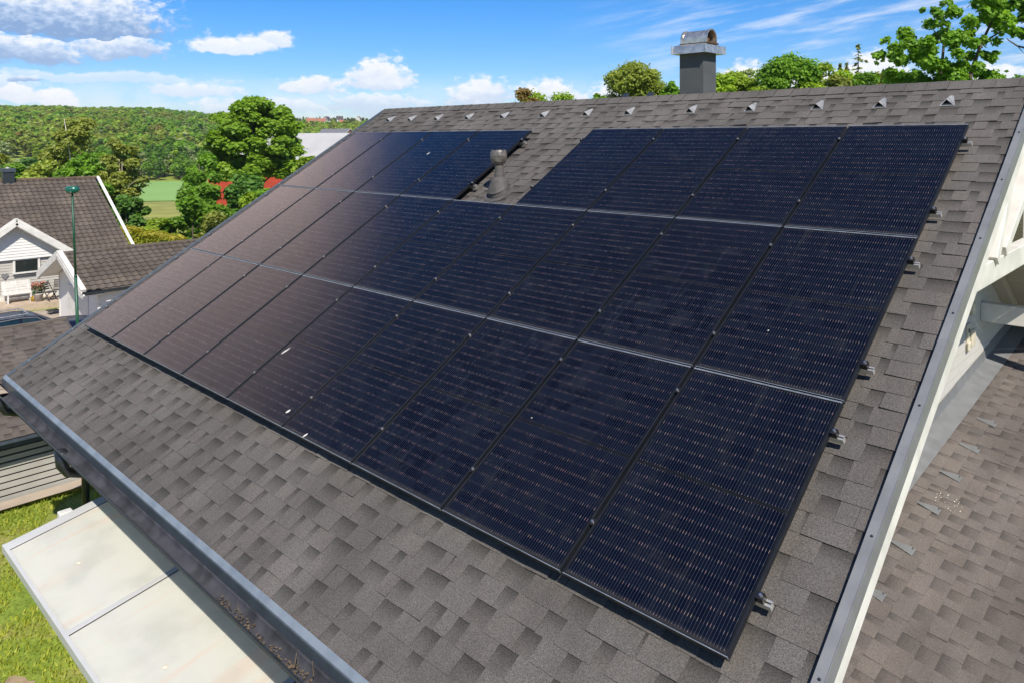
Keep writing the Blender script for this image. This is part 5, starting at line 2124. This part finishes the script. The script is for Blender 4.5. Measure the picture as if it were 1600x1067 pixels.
def build_trees():
    rg = np.random.default_rng(5)
    # ---- trees whose tops show over the ridge (x of crown, top row, half width px, depth)
    def top_tree(px, top, hw, d, mat, label, seed, nl=2600, leaf=.17, kind='round', squash=.8, pr=.32, np_=20, name='broadleaf_tree', group='trees behind the ridge'):
        x, y, z = spot(px, d)
        h = zat(top, d) - z
        w = hw / 1176.55 * d
        h += 5.0 / 1176.55 * d
        k = TreeKind(h, w * 1.42, max(h - 2.6 * w, h * .3), mat, nl=int(nl * 3.8), leaf=leaf * .76, np_=np_, seed=seed, shape=kind, squash=squash, pr=pr, nlimb=5)
        return k.place(x, y, z, label, group, name=name)
    top_tree(858, 136, 40, 46, 'bright', 'round fresh green treetop over the ridge above the vent pipe', 41)
    top_tree(828, 148, 24, 44, 'brown', 'low rusty treetop touching the round green one over the ridge', 42, nl=900)
    top_tree(932, 146, 17, 46, 'green', 'small green treetop left of the tall yellowish tree', 43, nl=900, kind='tall')
    top_tree(990, 106, 45, 48, 'yellow', 'tall yellowish flowering treetop behind the ladder hook', 44, nl=7000, leaf=.15, kind='tall', np_=40, pr=.30)
    top_tree(1047, 126, 17, 44, 'green', 'pointed green treetop just left of the chimney', 45, nl=1000, kind='cone')
    top_tree(1148, 110, 42, 44, 'bright', 'broad light green treetop just right of the chimney', 46, nl=3200, leaf=.16)
    top_tree(1166, 118, 18, 47, 'silver', 'pale airy treetop behind the broad one right of the chimney', 51, nl=700, leaf=.13)
    top_tree(1234, 104, 42, 42, 'green', 'dense rounded treetop midway between chimney and maple', 47, nl=3600, leaf=.16, np_=28)
    top_tree(1190, 134, 20, 40, 'bright', 'low bright bush top between the two broad trees', 48, nl=900)
    top_tree(1285, 120, 30, 43, 'bright', 'feathery bright treetop left of the tall pine', 49, nl=1500, leaf=.15, kind='tall')
    top_tree(1350, 126, 30, 40, 'green', 'low green treetop between the pine and the maple', 52, nl=1400, leaf=.15)
    top_tree(1385, 120, 24, 42, 'olive', 'olive treetop touching the left edge of the maple', 53, nl=1200, leaf=.15)
    top_tree(1320, 130, 26, 41, 'bright', 'low bright treetop below the tall pine', 50, nl=1000, leaf=.15)
    for q, (px, top, hw, mt, lb) in enumerate(((1128, 132, 22, 'bright', 'low bright treetop touching the right side of the chimney'), (1208, 126, 26, 'green', 'low green treetop in front of the dense rounded one'), (1262, 128, 24, 'bright', 'low bright treetop right of the dense rounded one'), (1304, 126, 24, 'olive', 'olive low treetop below the slim dark spruce'), (1335, 124, 24, 'green', 'green treetop hiding the foot of the tall pine'), (1410, 122, 26, 'green', 'green treetop behind the lower left of the maple'))):
        top_tree(px, top, hw, 39 + q % 3, mt, lb, 140 + q, nl=1300, leaf=.15)
    for i, (px, top, hw, d, lab) in enumerate(((1340, 87, 18, 60, 'tall ragged pine standing clear against white cloud'), (1312, 109, 10, 64, 'slim dark spruce left of the tall pine'),
                                               (1365, 116, 9, 64, 'slim spruce right of the tall pine'), (1376, 118, 9, 66, 'second slim spruce right of the tall pine, beside the maple'),
                                               (1282, 115, 7, 66, 'small far spruce spire left of the tall pine'), (1302, 119, 7, 67, 'tiny spruce tip between two slim spruces'), (1322, 112, 11, 63, 'bushy dark spruce directly left under the tall pine'), (1392, 117, 10, 66, 'dark spruce tip at the left edge of the maple'))):
        x, y, z = spot(px, d)
        h = zat(top, d) - z
        c = Conifer(h, hw / 1176.55 * d * 3.2, seed=60 + i, tiers=60 if i else 44, size=.24, base=.25, ragged=.75 if i == 0 else .4, droop=.1 if i == 0 else .2)
        c.place(x, y, z, lab, 'conifers behind the ridge', name='conifer')

    # ---- maple at the right, near enough to read single leaves
    d = 20.0
    x, y, z = spot(1490, d)
    s = d / 1176.55
    pl = [(1400, 105, 13), (1412, 86, 14), (1436, 66, 14), (1430, 100, 17), (1455, 88, 16), (1418, 118, 14), (1458, 58, 11), (1474, 42, 11), (1484, 30, 9), (1483, 62, 13), (1500, 76, 13), (1470, 108, 12), (1450, 120, 14), (1487, 88, 10),
          (1525, 18, 13), (1530, 5, 7), (1545, 26, 15), (1528, 40, 13), (1556, 44, 15), (1536, 62, 13), (1575, 30, 14), (1572, 56, 13), (1556, 76, 11), (1592, 46, 12), (1586, 66, 10), (1530, 84, 9), (1520, 100, 9), (1536, 106, 8), (1510, 118, 13), (1490, 122, 12), (1535, 124, 7), (1402, 72, 6), (1398, 92, 7), (1460, 28, 6), (1598, 20, 10)]
    puffs = []
    for (a, b, r) in pl:
        for q in range(3):
            lat = (a - 1490 + rnd.uniform(-.7, .7) * r * .9) * s
            dep = rnd.uniform(-.9, .9)
            hz_ = zat(b + rnd.uniform(-.7, .7) * r * .8, d) - z
            puffs.append((RT2[0] * lat + FW2[0] * dep, RT2[1] * lat + FW2[1] * dep, hz_, r * s * .80, .85))
    for q in range(40):
        lat = rnd.uniform(-1.5, 1.6)
        puffs.append((RT2[0] * lat + FW2[0] * rnd.uniform(-1, 1), RT2[1] * lat + FW2[1] * rnd.uniform(-1, 1), zat(rnd.uniform(135, 215), d) - z, .33, .8))

    def maple_limbs(mb):
        for path, r in (([(1470, 300), (1470, 180), (1470, 125), (1473, 85), (1480, 55)], .07), ([(1478, 300), (1500, 190), (1518, 120), (1532, 82), (1545, 55), (1556, 30)], .075), ([(1532, 82), (1560, 66), (1584, 52)], .03), ([(1470, 125), (1445, 95), (1425, 85)], .03), ([(1518, 120), (1500, 100), (1488, 80)], .025), ([(1473, 85), (1460, 65), (1452, 58)], .02), ([(1545, 55), (1530, 30), (1527, 12)], .02)):
            pts = []
            for a, b in path:
                lat = (a - 1490) * s
                pts.append((RT2[0] * lat, RT2[1] * lat, zat(b, d) - z if b < 299 else 0))
            mb.tube(pts, [r * (1 - .75 * i / (len(pts) - 1)) for i in range(len(pts))], 8)
    k = TreeKind(6.5, 1.5, 2, 'green', nl=32000, leaf=.112, seed=70, kite=True, puffs=puffs, extra=maple_limbs, nlimb=0, r0=.10, up=.5)
    k.trunk.v = k.trunk.v
    k.mat = 'green'
    k.place(x, y, z, 'two stemmed maple with bright leaves rising over the right end of the ridge', rz=0, name='maple_tree')

    # ---- darker tree reaching in at the top right corner
    d = 15.5
    x, y, z = spot(1660, d)
    s = d / 1176.55
    puffs = []
    for (a, b, r) in ((1598, -2, 10), (1578, -6, 7), (1592, 20, 7), (1600, 44, 8), (1590, 55, 5), (1604, 62, 6), (1602, 84, 5), (1612, 12, 12), (1622, 48, 13), (1636, 20, 16), (1650, 60, 18), (1660, 0, 22), (1680, 40, 26), (1640, -30, 22), (1700, 90, 26), (1670, 110, 20), (1614, 30, 9), (1608, 74, 7)):
        for q in range(3):
            lat = (a - 1660 + rnd.uniform(-.6, .6) * r) * s
            dep = rnd.uniform(-.5, .5)
            puffs.append((RT2[0] * lat + FW2[0] * dep, RT2[1] * lat + FW2[1] * dep, zat(b + rnd.uniform(-.6, .6) * r, d) - z, r * s * .6, .85))

    def oak_limbs(mb):
        for path, r in (([(1660, 300), (1660, 120), (1655, 40), (1650, -20)], .13), ([(1658, 115), (1630, 104), (1608, 97), (1588, 92), (1575, 84), (1571, 80)], .035), ([(1588, 92), (1598, 103), (1584, 103)], .010), ([(1655, 60), (1630, 40), (1600, 30)], .04)):
            pts = []
            for a, b in path:
                lat = (a - 1660) * s
                pts.append((RT2[0] * lat, RT2[1] * lat, zat(b, d) - z if b < 299 else 0))
            mb.tube(pts, [r * (1 - .8 * i / (len(pts) - 1)) for i in range(len(pts))], 8)
    k = TreeKind(6, 1.5, 2, 'deep', nl=9000, leaf=.105, seed=71, kite=True, puffs=puffs, extra=oak_limbs, nlimb=0, r0=.1)
    k.place(x, y, z, 'dark leaved branch of a tree reaching in at the top right corner', rz=0, name='broadleaf_tree')

    # ---- the big green tree left of the roof
    d = 68.0
    x, y, z = spot(398, d)
    s = d / 1176.55
    puffs = []
    r2 = np.random.default_rng(12)
    hw_c = 70 * s
    zc = zat(206, d) - z
    hh = 69 * s
    for i in range(90):
        dd = r2.normal(size=3)
        dd /= np.linalg.norm(dd)
        q = r2.uniform(.45, 1.0) ** .5
        sq = 1.0 if dd[2] < .2 else 1.0
        puffs.append((dd[0] * hw_c * q * .9, dd[1] * hw_c * q * .9, zc + dd[2] * hh * q * .88, hw_c * r2.uniform(.15, .27), .62))
    for i in range(26):
        a = r2.uniform(0, 6.28)
        q = r2.uniform(.3, .95)
        puffs.append((math.cos(a) * hw_c * q, math.sin(a) * hw_c * q, zc - hh * r2.uniform(.5, .95), hw_c * r2.uniform(.15, .25), .6))
    big = TreeKind(zat(145, d) - z, hw_c, 4, 'mid', nl=42000, leaf=.26, seed=72, puffs=puffs, nlimb=14, r0=.42)
    big.place(x, y, z, 'big dense round green tree standing above the red barn', rz=0)

    # ---- shrubs and smaller trees in front of it, beside the roof
    def bush(px, top, hw, d, mat, lab, seed, nl=2600, leaf=.26, base=None, shape='round', group='bushy trees below the big green tree', np_=22, bark='bark', squash=.8, pr=.3, name='broadleaf_tree', extra=None):
        x, y, z = spot(px, d)
        h = zat(top, d) - z
        w = hw / 1176.55 * d * 1.22
        k = TreeKind(h, w, h * .08 if base is None else base * h, mat, bark=bark, nl=int(nl * 2.6), leaf=leaf * .8, np_=np_, seed=seed, shape=shape, squash=squash, pr=pr, extra=extra)
        return k.place(x, y, z, lab, group, name=name)
    bush(312, 226, 30, 62, 'green', 'leafy tree joining the left foot of the big green tree', 80, 4200)
    bush(378, 264, 40, 54, 'deep', 'darker rounded tree under the middle of the big tree', 81, 4200)
    bush(320, 272, 38, 52, 'green', 'rounded green tree right of the crop field', 82, 4000)
    bush(412, 262, 20, 56, 'green', 'small tree left of the right red barn patch', 83, 2000)
    bush(300, 300, 34, 48, 'green', 'bushy green tree just above the hedge end', 84, 3400, leaf=.24)
    bush(345, 315, 38, 46, 'olive', 'olive green shrub behind the garage roof end', 85, 3400, leaf=.22)
    bush(395, 296, 32, 46, 'bright', 'bright green shrub along the left roof edge', 86, 2600, leaf=.22)
    bush(415, 272, 22, 50, 'green', 'narrow green shrub between barn patch and roof edge', 87, 1800, leaf=.22)
    bush(480, 224, 26, 50, 'bright', 'loose bright treetop in front of the pale barn roof', 88, 1800, leaf=.24, shape='tall', squash=.9)
    bush(238, 312, 20, 46, 'bright', 'pale green bush at the near edge of the field', 89, 1800, leaf=.22, shape='tall')
    bush(268, 330, 24, 47, 'green', 'small dark bush right above the hedge', 90, 2000, leaf=.22)
    bush(392, 270, 22, 66, 'bright', 'bright bush between the two red barn patches', 79, 2200, leaf=.28)
    # ---- trees behind the neighbour house
    def birch_x(mb):
        for (a, b, r) in (((0, 0, 0), (.2, .1, 8.5), .13), ((.1, 0, 5.6), (1.9, 1.3, 10.4), .09), ((.1, 0, 5.0), (-1.9, -1.5, 9.2), .07), ((.1, 0, 6.0), (-.5, .3, 11.2), .08)):
            mb.tube([a, (Vector(a) + Vector(b)) / 2 + Vector((.08, .05, .25)), b], [r, r * .75, r * .25], 7)
    bush(113, 188, 42, 64, 'olive', 'airy birch with pale forked stems behind the neighbour roof', 91, 3000, leaf=.24, base=.38, group=None, bark='birch_bark', name='birch_tree', pr=.24, np_=34, extra=birch_x)
    bush(128, 236, 46, 56, 'green', 'broad green tree directly above the neighbour ridge', 92, 5200, leaf=.27, group=None, np_=30)
    bush(70, 242, 34, 58, 'yellow', 'yellow green tree left of the broad one above the neighbour ridge', 93, 2600, leaf=.25, group=None, np_=24)
    bush(50, 250, 20, 60, 'olive', 'thin olive tree near the neighbour chimney', 94, 1300, leaf=.25, group=None)
    def dead_x(mb):
        for (a, b, r) in (((-.2, .2, 0), (.3, .5, 7.2), .12), ((.1, .3, 3.2), (1.3, .9, 8.2), .07), ((.0, .3, 3.8), (-.4, -.5, 8.0), .06)):
            mb.tube([a, (Vector(a) + Vector(b)) / 2 + Vector((.1, -.1, .1)), b], [r, r * .8, r * .3], 7)
    bush(188, 205, 34, 60, 'olive', 'tree with bleached bare trunks beside the white barge board', 95, 2600, leaf=.26, base=.35, group=None, bark='bark_pale', extra=dead_x, np_=30, pr=.25)
    bush(196, 290, 30, 54, 'deep', 'dark green tree at the corner of the neighbour roof', 96, 3200, leaf=.26, group=None)
    bush(160, 226, 36, 66, 'green', 'green tree behind the bleached trunks', 97, 3000, leaf=.3, group=None)
    bush(20, 236, 32, 70, 'green', 'tree at the left picture edge behind the neighbour chimney', 98, 2800, leaf=.3, group=None)
    bush(-12, 226, 30, 66, 'olive', 'tree cut off by the left picture edge above the roof', 99, 2400, leaf=.3, group=None)

    # ---- clipped hedge
    pts = [spot(px, dd) for px, dd in ((186, 48), (205, 47), (228, 45.5), (252, 44), (282, 42))]
    e = empty('thuja_hedge', 'yellow green clipped hedge with orange top behind the garage', 'hedge', pts[2])
    P, N, Pt, Nt = [], [], [], []
    r3 = np.random.default_rng(31)
    for i in range(len(pts) - 1):
        a, b = np.array(pts[i][:2]), np.array(pts[i + 1][:2])
        dv = (b - a) / np.linalg.norm(b - a)
        pv = np.array([dv[1], -dv[0]])
        n_ = 1900
        t = r3.random(n_)
        q = a[None] + (b - a)[None] * t[:, None]
        hgt = r3.random(n_) ** .8
        side = r3.choice([-1, 1], n_)
        colm = .5 + .5 * np.abs(np.sin((t + i) * 9.4))
        wid = .45 * (.75 + .3 * colm)
        xy = q + pv[None] * (side * wid * (1 - .2 * hgt))[:, None]
        z = tz(xy[:, 0], xy[:, 1]) + hgt * (-3.18 - tz(xy[:, 0], xy[:, 1]) + .1 * colm)
        P.append(np.stack([xy[:, 0], xy[:, 1], z], 1))
        N.append(np.stack([pv[0] * side + r3.normal(size=n_) * .5, pv[1] * side + r3.normal(size=n_) * .5, .4 + r3.normal(size=n_) * .4], 1))
        n2 = 330
        t = r3.random(n2)
        xy = a[None] + (b - a)[None] * t[:, None] + pv[None] * r3.uniform(-.42, .42, n2)[:, None]
        Pt.append(np.stack([xy[:, 0], xy[:, 1], -3.10 + r3.normal(size=n2) * .08 + 0 * xy[:, 0]], 1))
        Nt.append(np.stack([r3.normal(size=n2) * .5, r3.normal(size=n2) * .5, np.ones(n2)], 1))
    for nm, PP, NN, mt in (('foliage', P, N, 'hedge'), ('new_growth', Pt, Nt, 'hedge_top')):
        PP = np.concatenate(PP) - np.array(pts[2])
        NN = np.concatenate(NN)
        NN /= np.linalg.norm(NN, axis=1)[:, None]
        V, F = leaf_quads(PP, NN, np.full(len(PP), .17), r3)
        mesh_obj(nm, V, F, L[mt], e, False, np.repeat(r3.random(len(PP)), 4))

    # ---- individual trees of the valley woods
    kinds = [TreeKind(11, 3.6, .9, m_, nl=900, leaf=.62, np_=16, seed=100 + i, shape=sh, nlimb=4) for i, (m_, sh) in enumerate((('green', 'round'), ('deep', 'round'), ('olive', 'tall'), ('silver', 'round'), ('bright', 'tall'), ('brown', 'tall'), ('green', 'tall'), ('deep', 'cone'), ('yellow', 'tall')))]
    con = [Conifer(13, 2.4, seed=120 + i, tiers=20, size=.6) for i in range(2)]
    lab = {0: 'mid green rounded tree in the valley wood', 1: 'dark green rounded tree in the valley wood', 2: 'olive green tree in the valley wood', 3: 'silvery green willow like tree in the valley wood', 4: 'bright green upright tree in the valley wood', 5: 'rusty brown tree in the valley wood', 6: 'mid green upright tree in the valley wood', 7: 'dark green pointed tree in the valley wood', 8: 'yellow green upright tree in the valley wood'}
    r4 = np.random.default_rng(77)
    cnt = 0
    def put(px, d, ki, sc_):
        x, y, z = spot(px, d)
        kinds[ki].place(x, y, z, lab[ki], 'trees of the valley wood, kind ' + ['rounded', 'dark', 'olive', 'silvery', 'bright', 'rusty', 'upright', 'pointed', 'yellow'][ki], sc_)
    # between the near trees and the field, left
    for i in range(64):
        put(r4.uniform(-40, 200), r4.uniform(85, 240), int(r4.choice([0, 0, 1, 2, 2, 4, 6, 8, 3])), r4.uniform(.7, 1.05))
    # row along the far side of the field
    for i in range(84):
        put(r4.uniform(180, 400), r4.uniform(297, 345), int(r4.choice([0, 1, 3, 6, 4, 0, 7])), r4.uniform(.75, 1.2))
    # wood between field and hill
    for i in range(110):
        put(r4.uniform(-60, 520), r4.uniform(335, 470), int(r4.choice([0, 1, 2, 3, 4, 5, 6, 7, 8, 6, 0])), r4.uniform(.75, 1.25))
    # around the barn and far right of the valley
    for i in range(40):
        put(r4.uniform(440, 640), r4.uniform(160, 300), int(r4.choice([0, 1, 2, 4, 6, 8])), r4.uniform(.55, .9))
    for i in range(8):
        x, y, z = spot(r4.uniform(-20, 330), r4.uniform(350, 480))
        con[i % 2].place(x, y, z, 'dark conifer standing among the broadleaf trees of the valley wood', 'conifers of the valley wood', r4.uniform(.8, 1.1), name='conifer')

    # ---- the wooded hill as one mass
    VV, FF, TT, MI = [], [], [], []
    base = 0
    protos = []
    for i in range(10):
        rr = np.random.default_rng(200 + i)
        if i < 7:
            pf = crown_puffs(rr, 1.0, .36, .15, 7, .8, ['round', 'tall', 'tall', 'cone', 'round', 'tall', 'cone'][i], .42)
            V, F, t = puff_crown(pf, 105, .15, rr)
        else:
            V, F, t = conifer_mesh(1.0, .24, rr, 9, size=.16, base=.12)
        protos.append((V, F, t))
    mi_of = [0, 1, 2, 3, 4, 0, 5, 6, 6, 6]
    N_T = 7600
    px = r4.uniform(-90, 660, N_T)
    dd = np.sqrt(r4.uniform(365 ** 2, 960 ** 2, N_T))
    order = np.argsort(dd)
    for q in order:
        a = (px[q] - 800) / 1176.55
        p = np.array([CAM.x, CAM.y]) + dd[q] * (FW2 + a * RT2)
        # keep clear gardens around the village houses
        if 455 < px[q] < 575 and 720 < dd[q] < 845 and r4.random() < .7:
            continue
        z = float(tz(p[0], p[1]))
        clump = math.sin(p[0] * .021 + 2 * math.sin(p[1] * .013)) + math.sin(p[1] * .031 + p[0] * .011)
        if px[q] > 430 and dd[q] > 830:
            pi = int(r4.choice([7, 8, 9, 1, 6]))
        elif clump > .9:
            pi = int(r4.choice([3, 6, 5, 0]))
        elif clump < -.9:
            pi = int(r4.choice([4, 2, 1]))
        else:
            pi = int(r4.choice([0, 1, 2, 4, 5, 5, 0, 0, 1, 2, 4, 6]))
        V, F, t = protos[pi]
        h = r4.uniform(7.0, 12.5) * (1.0 if pi < 7 else 1.12) * (0.92 if px[q] > 430 else 1.0 if dd[q] < 560 else .86)
        th = r4.uniform(0, 6.28)
        c, s_ = math.cos(th), math.sin(th)
        W = np.stack([(V[:, 0] * c - V[:, 1] * s_) * h, (V[:, 0] * s_ + V[:, 1] * c) * h, V[:, 2] * h], 1) + np.array([p[0], p[1], z - .4])
        VV.append(W)
        FF.append(F + base)
        TT.append(np.clip(t + r4.uniform(-.3, .3), 0, 1))
        MI.append(np.full(len(F), mi_of[pi]))
        base += len(V)
    # a belt of woodland far behind the house
    for q in range(800):
        a = (r4.uniform(640, 2300) - 800) / 1176.55
        dq = r4.uniform(230, 420)
        p = np.array([CAM.x, CAM.y]) + dq * (FW2 + a * RT2)
        pi = int(r4.choice([0, 1, 2, 4, 5, 0, 9]))
        V, F, t = protos[pi]
        h = r4.uniform(7, 10)
        W = V * h + np.array([p[0], p[1], float(tz(p[0], p[1])) - .4])
        VV.append(W)
        FF.append(F + base)
        TT.append(t)
        MI.append(np.full(len(F), mi_of[pi]))
        base += len(V)
    mats = [L['green'], L['olive'], L['bright'], L['deep'], L['yellow'], L['silver'], L['needle']]
    o = mesh_obj('hill_forest', np.concatenate(VV), np.concatenate(FF), None, None, False, np.concatenate(TT), mats=mats, midx=np.concatenate(MI))
    tag(o, 'mixed green forest covering the long hill and the land beyond the houses', 'forest', kind='stuff')


build_trees()

# ------------------------------------------------------------------ barn and far houses
def simple_house(name, lab, cat, px, d, ln, wd, zb, ze, zr, ang, mw, mr, group=None, win=True, over=.4):
    """gabled house; ln along its ridge, turned by ang from the view's right direction"""
    x, y, z = spot(px, d)
    e = empty(name, lab, cat, (x, y, zb), math.atan2(RT2[1], RT2[0]) + ang, group)
    e0, r0 = ze - zb, zr - zb
    m = MB()
    m.box((-ln / 2, -wd / 2, -2), (ln / 2, wd / 2, e0))
    m.prism([(-ln / 2, -wd / 2, e0), (-ln / 2, wd / 2, e0), (-ln / 2, 0, r0 - .15)], (ln, 0, 0))
    m.build('wall', M[mw], e)
    m = MB()
    sl = (r0 - e0) / (wd / 2)
    for s in (1, -1):
        a = (wd / 2 + over) * s
        za = e0 - sl * over
        m.prism([(-ln / 2 - over, a, za), (-ln / 2 - over, 0, r0), (-ln / 2 - over, 0, r0 + .14), (-ln / 2 - over, a, za + .14)], (ln + 2 * over, 0, 0))
    m.build('roof', M[mr], e)
    m = MB()
    for s in (1, -1):
        for xx in (-ln / 2 - over - .03, ln / 2 + over + .03):
            a = (wd / 2 + over) * s
            za = e0 - sl * over
            m.beam((xx, a, za), (xx, 0, r0), .06, .3)
    m.build('barge_board', M['far_white'], e)
    if win:
        for i in range(max(2, int(ln / 3))):
            xx = -ln / 2 + (i + .5) * ln / max(2, int(ln / 3))
            w = MB()
            w.box((xx - .55, -wd / 2 - .04, e0 - 1.7), (xx + .55, -wd / 2 - .005, e0 - .5))
            w.build('window', M['glass_dark'], e)
    return e


b = simple_house('barn', 'long red barn with pale metal roof behind the big tree', 'barn', 470, 92, 17, 12.5, zat(292, 92), -.45, 3.15, -.25, 'barn_red', 'barn_roof', win=False)
simple_house('farm_house', 'orange timber house with grey roof beyond the pale barn', 'house', 526, 420, 17, 9, zat(214, 420), zat(208.5, 418), zat(201.5, 420), -.35, 'orange_wall', 'slate')
simple_house('village_house', 'pink tiled white house leftmost in the hillside village', 'house', 486, 820, 9, 8, zat(193.5, 820), zat(190, 818), zat(184.5, 820), .15, 'far_white', 'terracotta', 'village houses on the far hill')
simple_house('village_house', 'long terracotta roofed house in the middle of the hillside village', 'house', 502, 825, 10, 8, zat(192.5, 825), zat(189.5, 823), zat(185, 825), .1, 'far_white', 'terracotta', 'village houses on the far hill')
simple_house('village_house', 'white gabled house with dark roof right of the long terracotta roof', 'house', 511, 832, 6, 7, zat(190.5, 832), zat(187, 831), zat(182, 832), 1.1, 'far_white', 'far_dark_roof', 'village houses on the far hill')
simple_house('village_house', 'white house with dark roof above an orange roofed one', 'house', 531, 832, 6.5, 6, zat(188.5, 832), zat(186, 831), zat(181.5, 832), .4, 'far_white', 'far_dark_roof', 'village houses on the far hill')
simple_house('village_house', 'small orange roofed house below the dark roofed one', 'house', 534, 805, 5, 5, zat(193, 805), zat(190.5, 804), zat(187.5, 805), .4, 'orange_wall', 'terracotta', 'village houses on the far hill')
simple_house('village_house', 'tiny white house rightmost in the hillside village', 'house', 561, 835, 3.5, 4, zat(188.5, 835), zat(184.5, 834), zat(181.5, 835), 1.3, 'far_white', 'slate', 'village houses on the far hill')


# ------------------------------------------------------------------ thin summer haze over the whole valley
def build_haze():
    m_, t, out = material('summer_haze')
    v = t.node('ShaderNodeVolumePrincipled')
    t.put(v.inputs['Color'], (0.97, 0.97, 0.97, 1))
    t.put(v.inputs['Density'], 0.00011)
    t.put(v.inputs['Anisotropy'], 0.2)
    t.L.new(v.outputs[0], out.inputs['Volume'])
    m = MB()
    m.box((-9200, -9200, -60), (9200, 9200, 75))
    tag(m.build('haze', m_, None), 'thin pale summer haze lying over the valley', 'haze', kind='stuff')


build_haze()
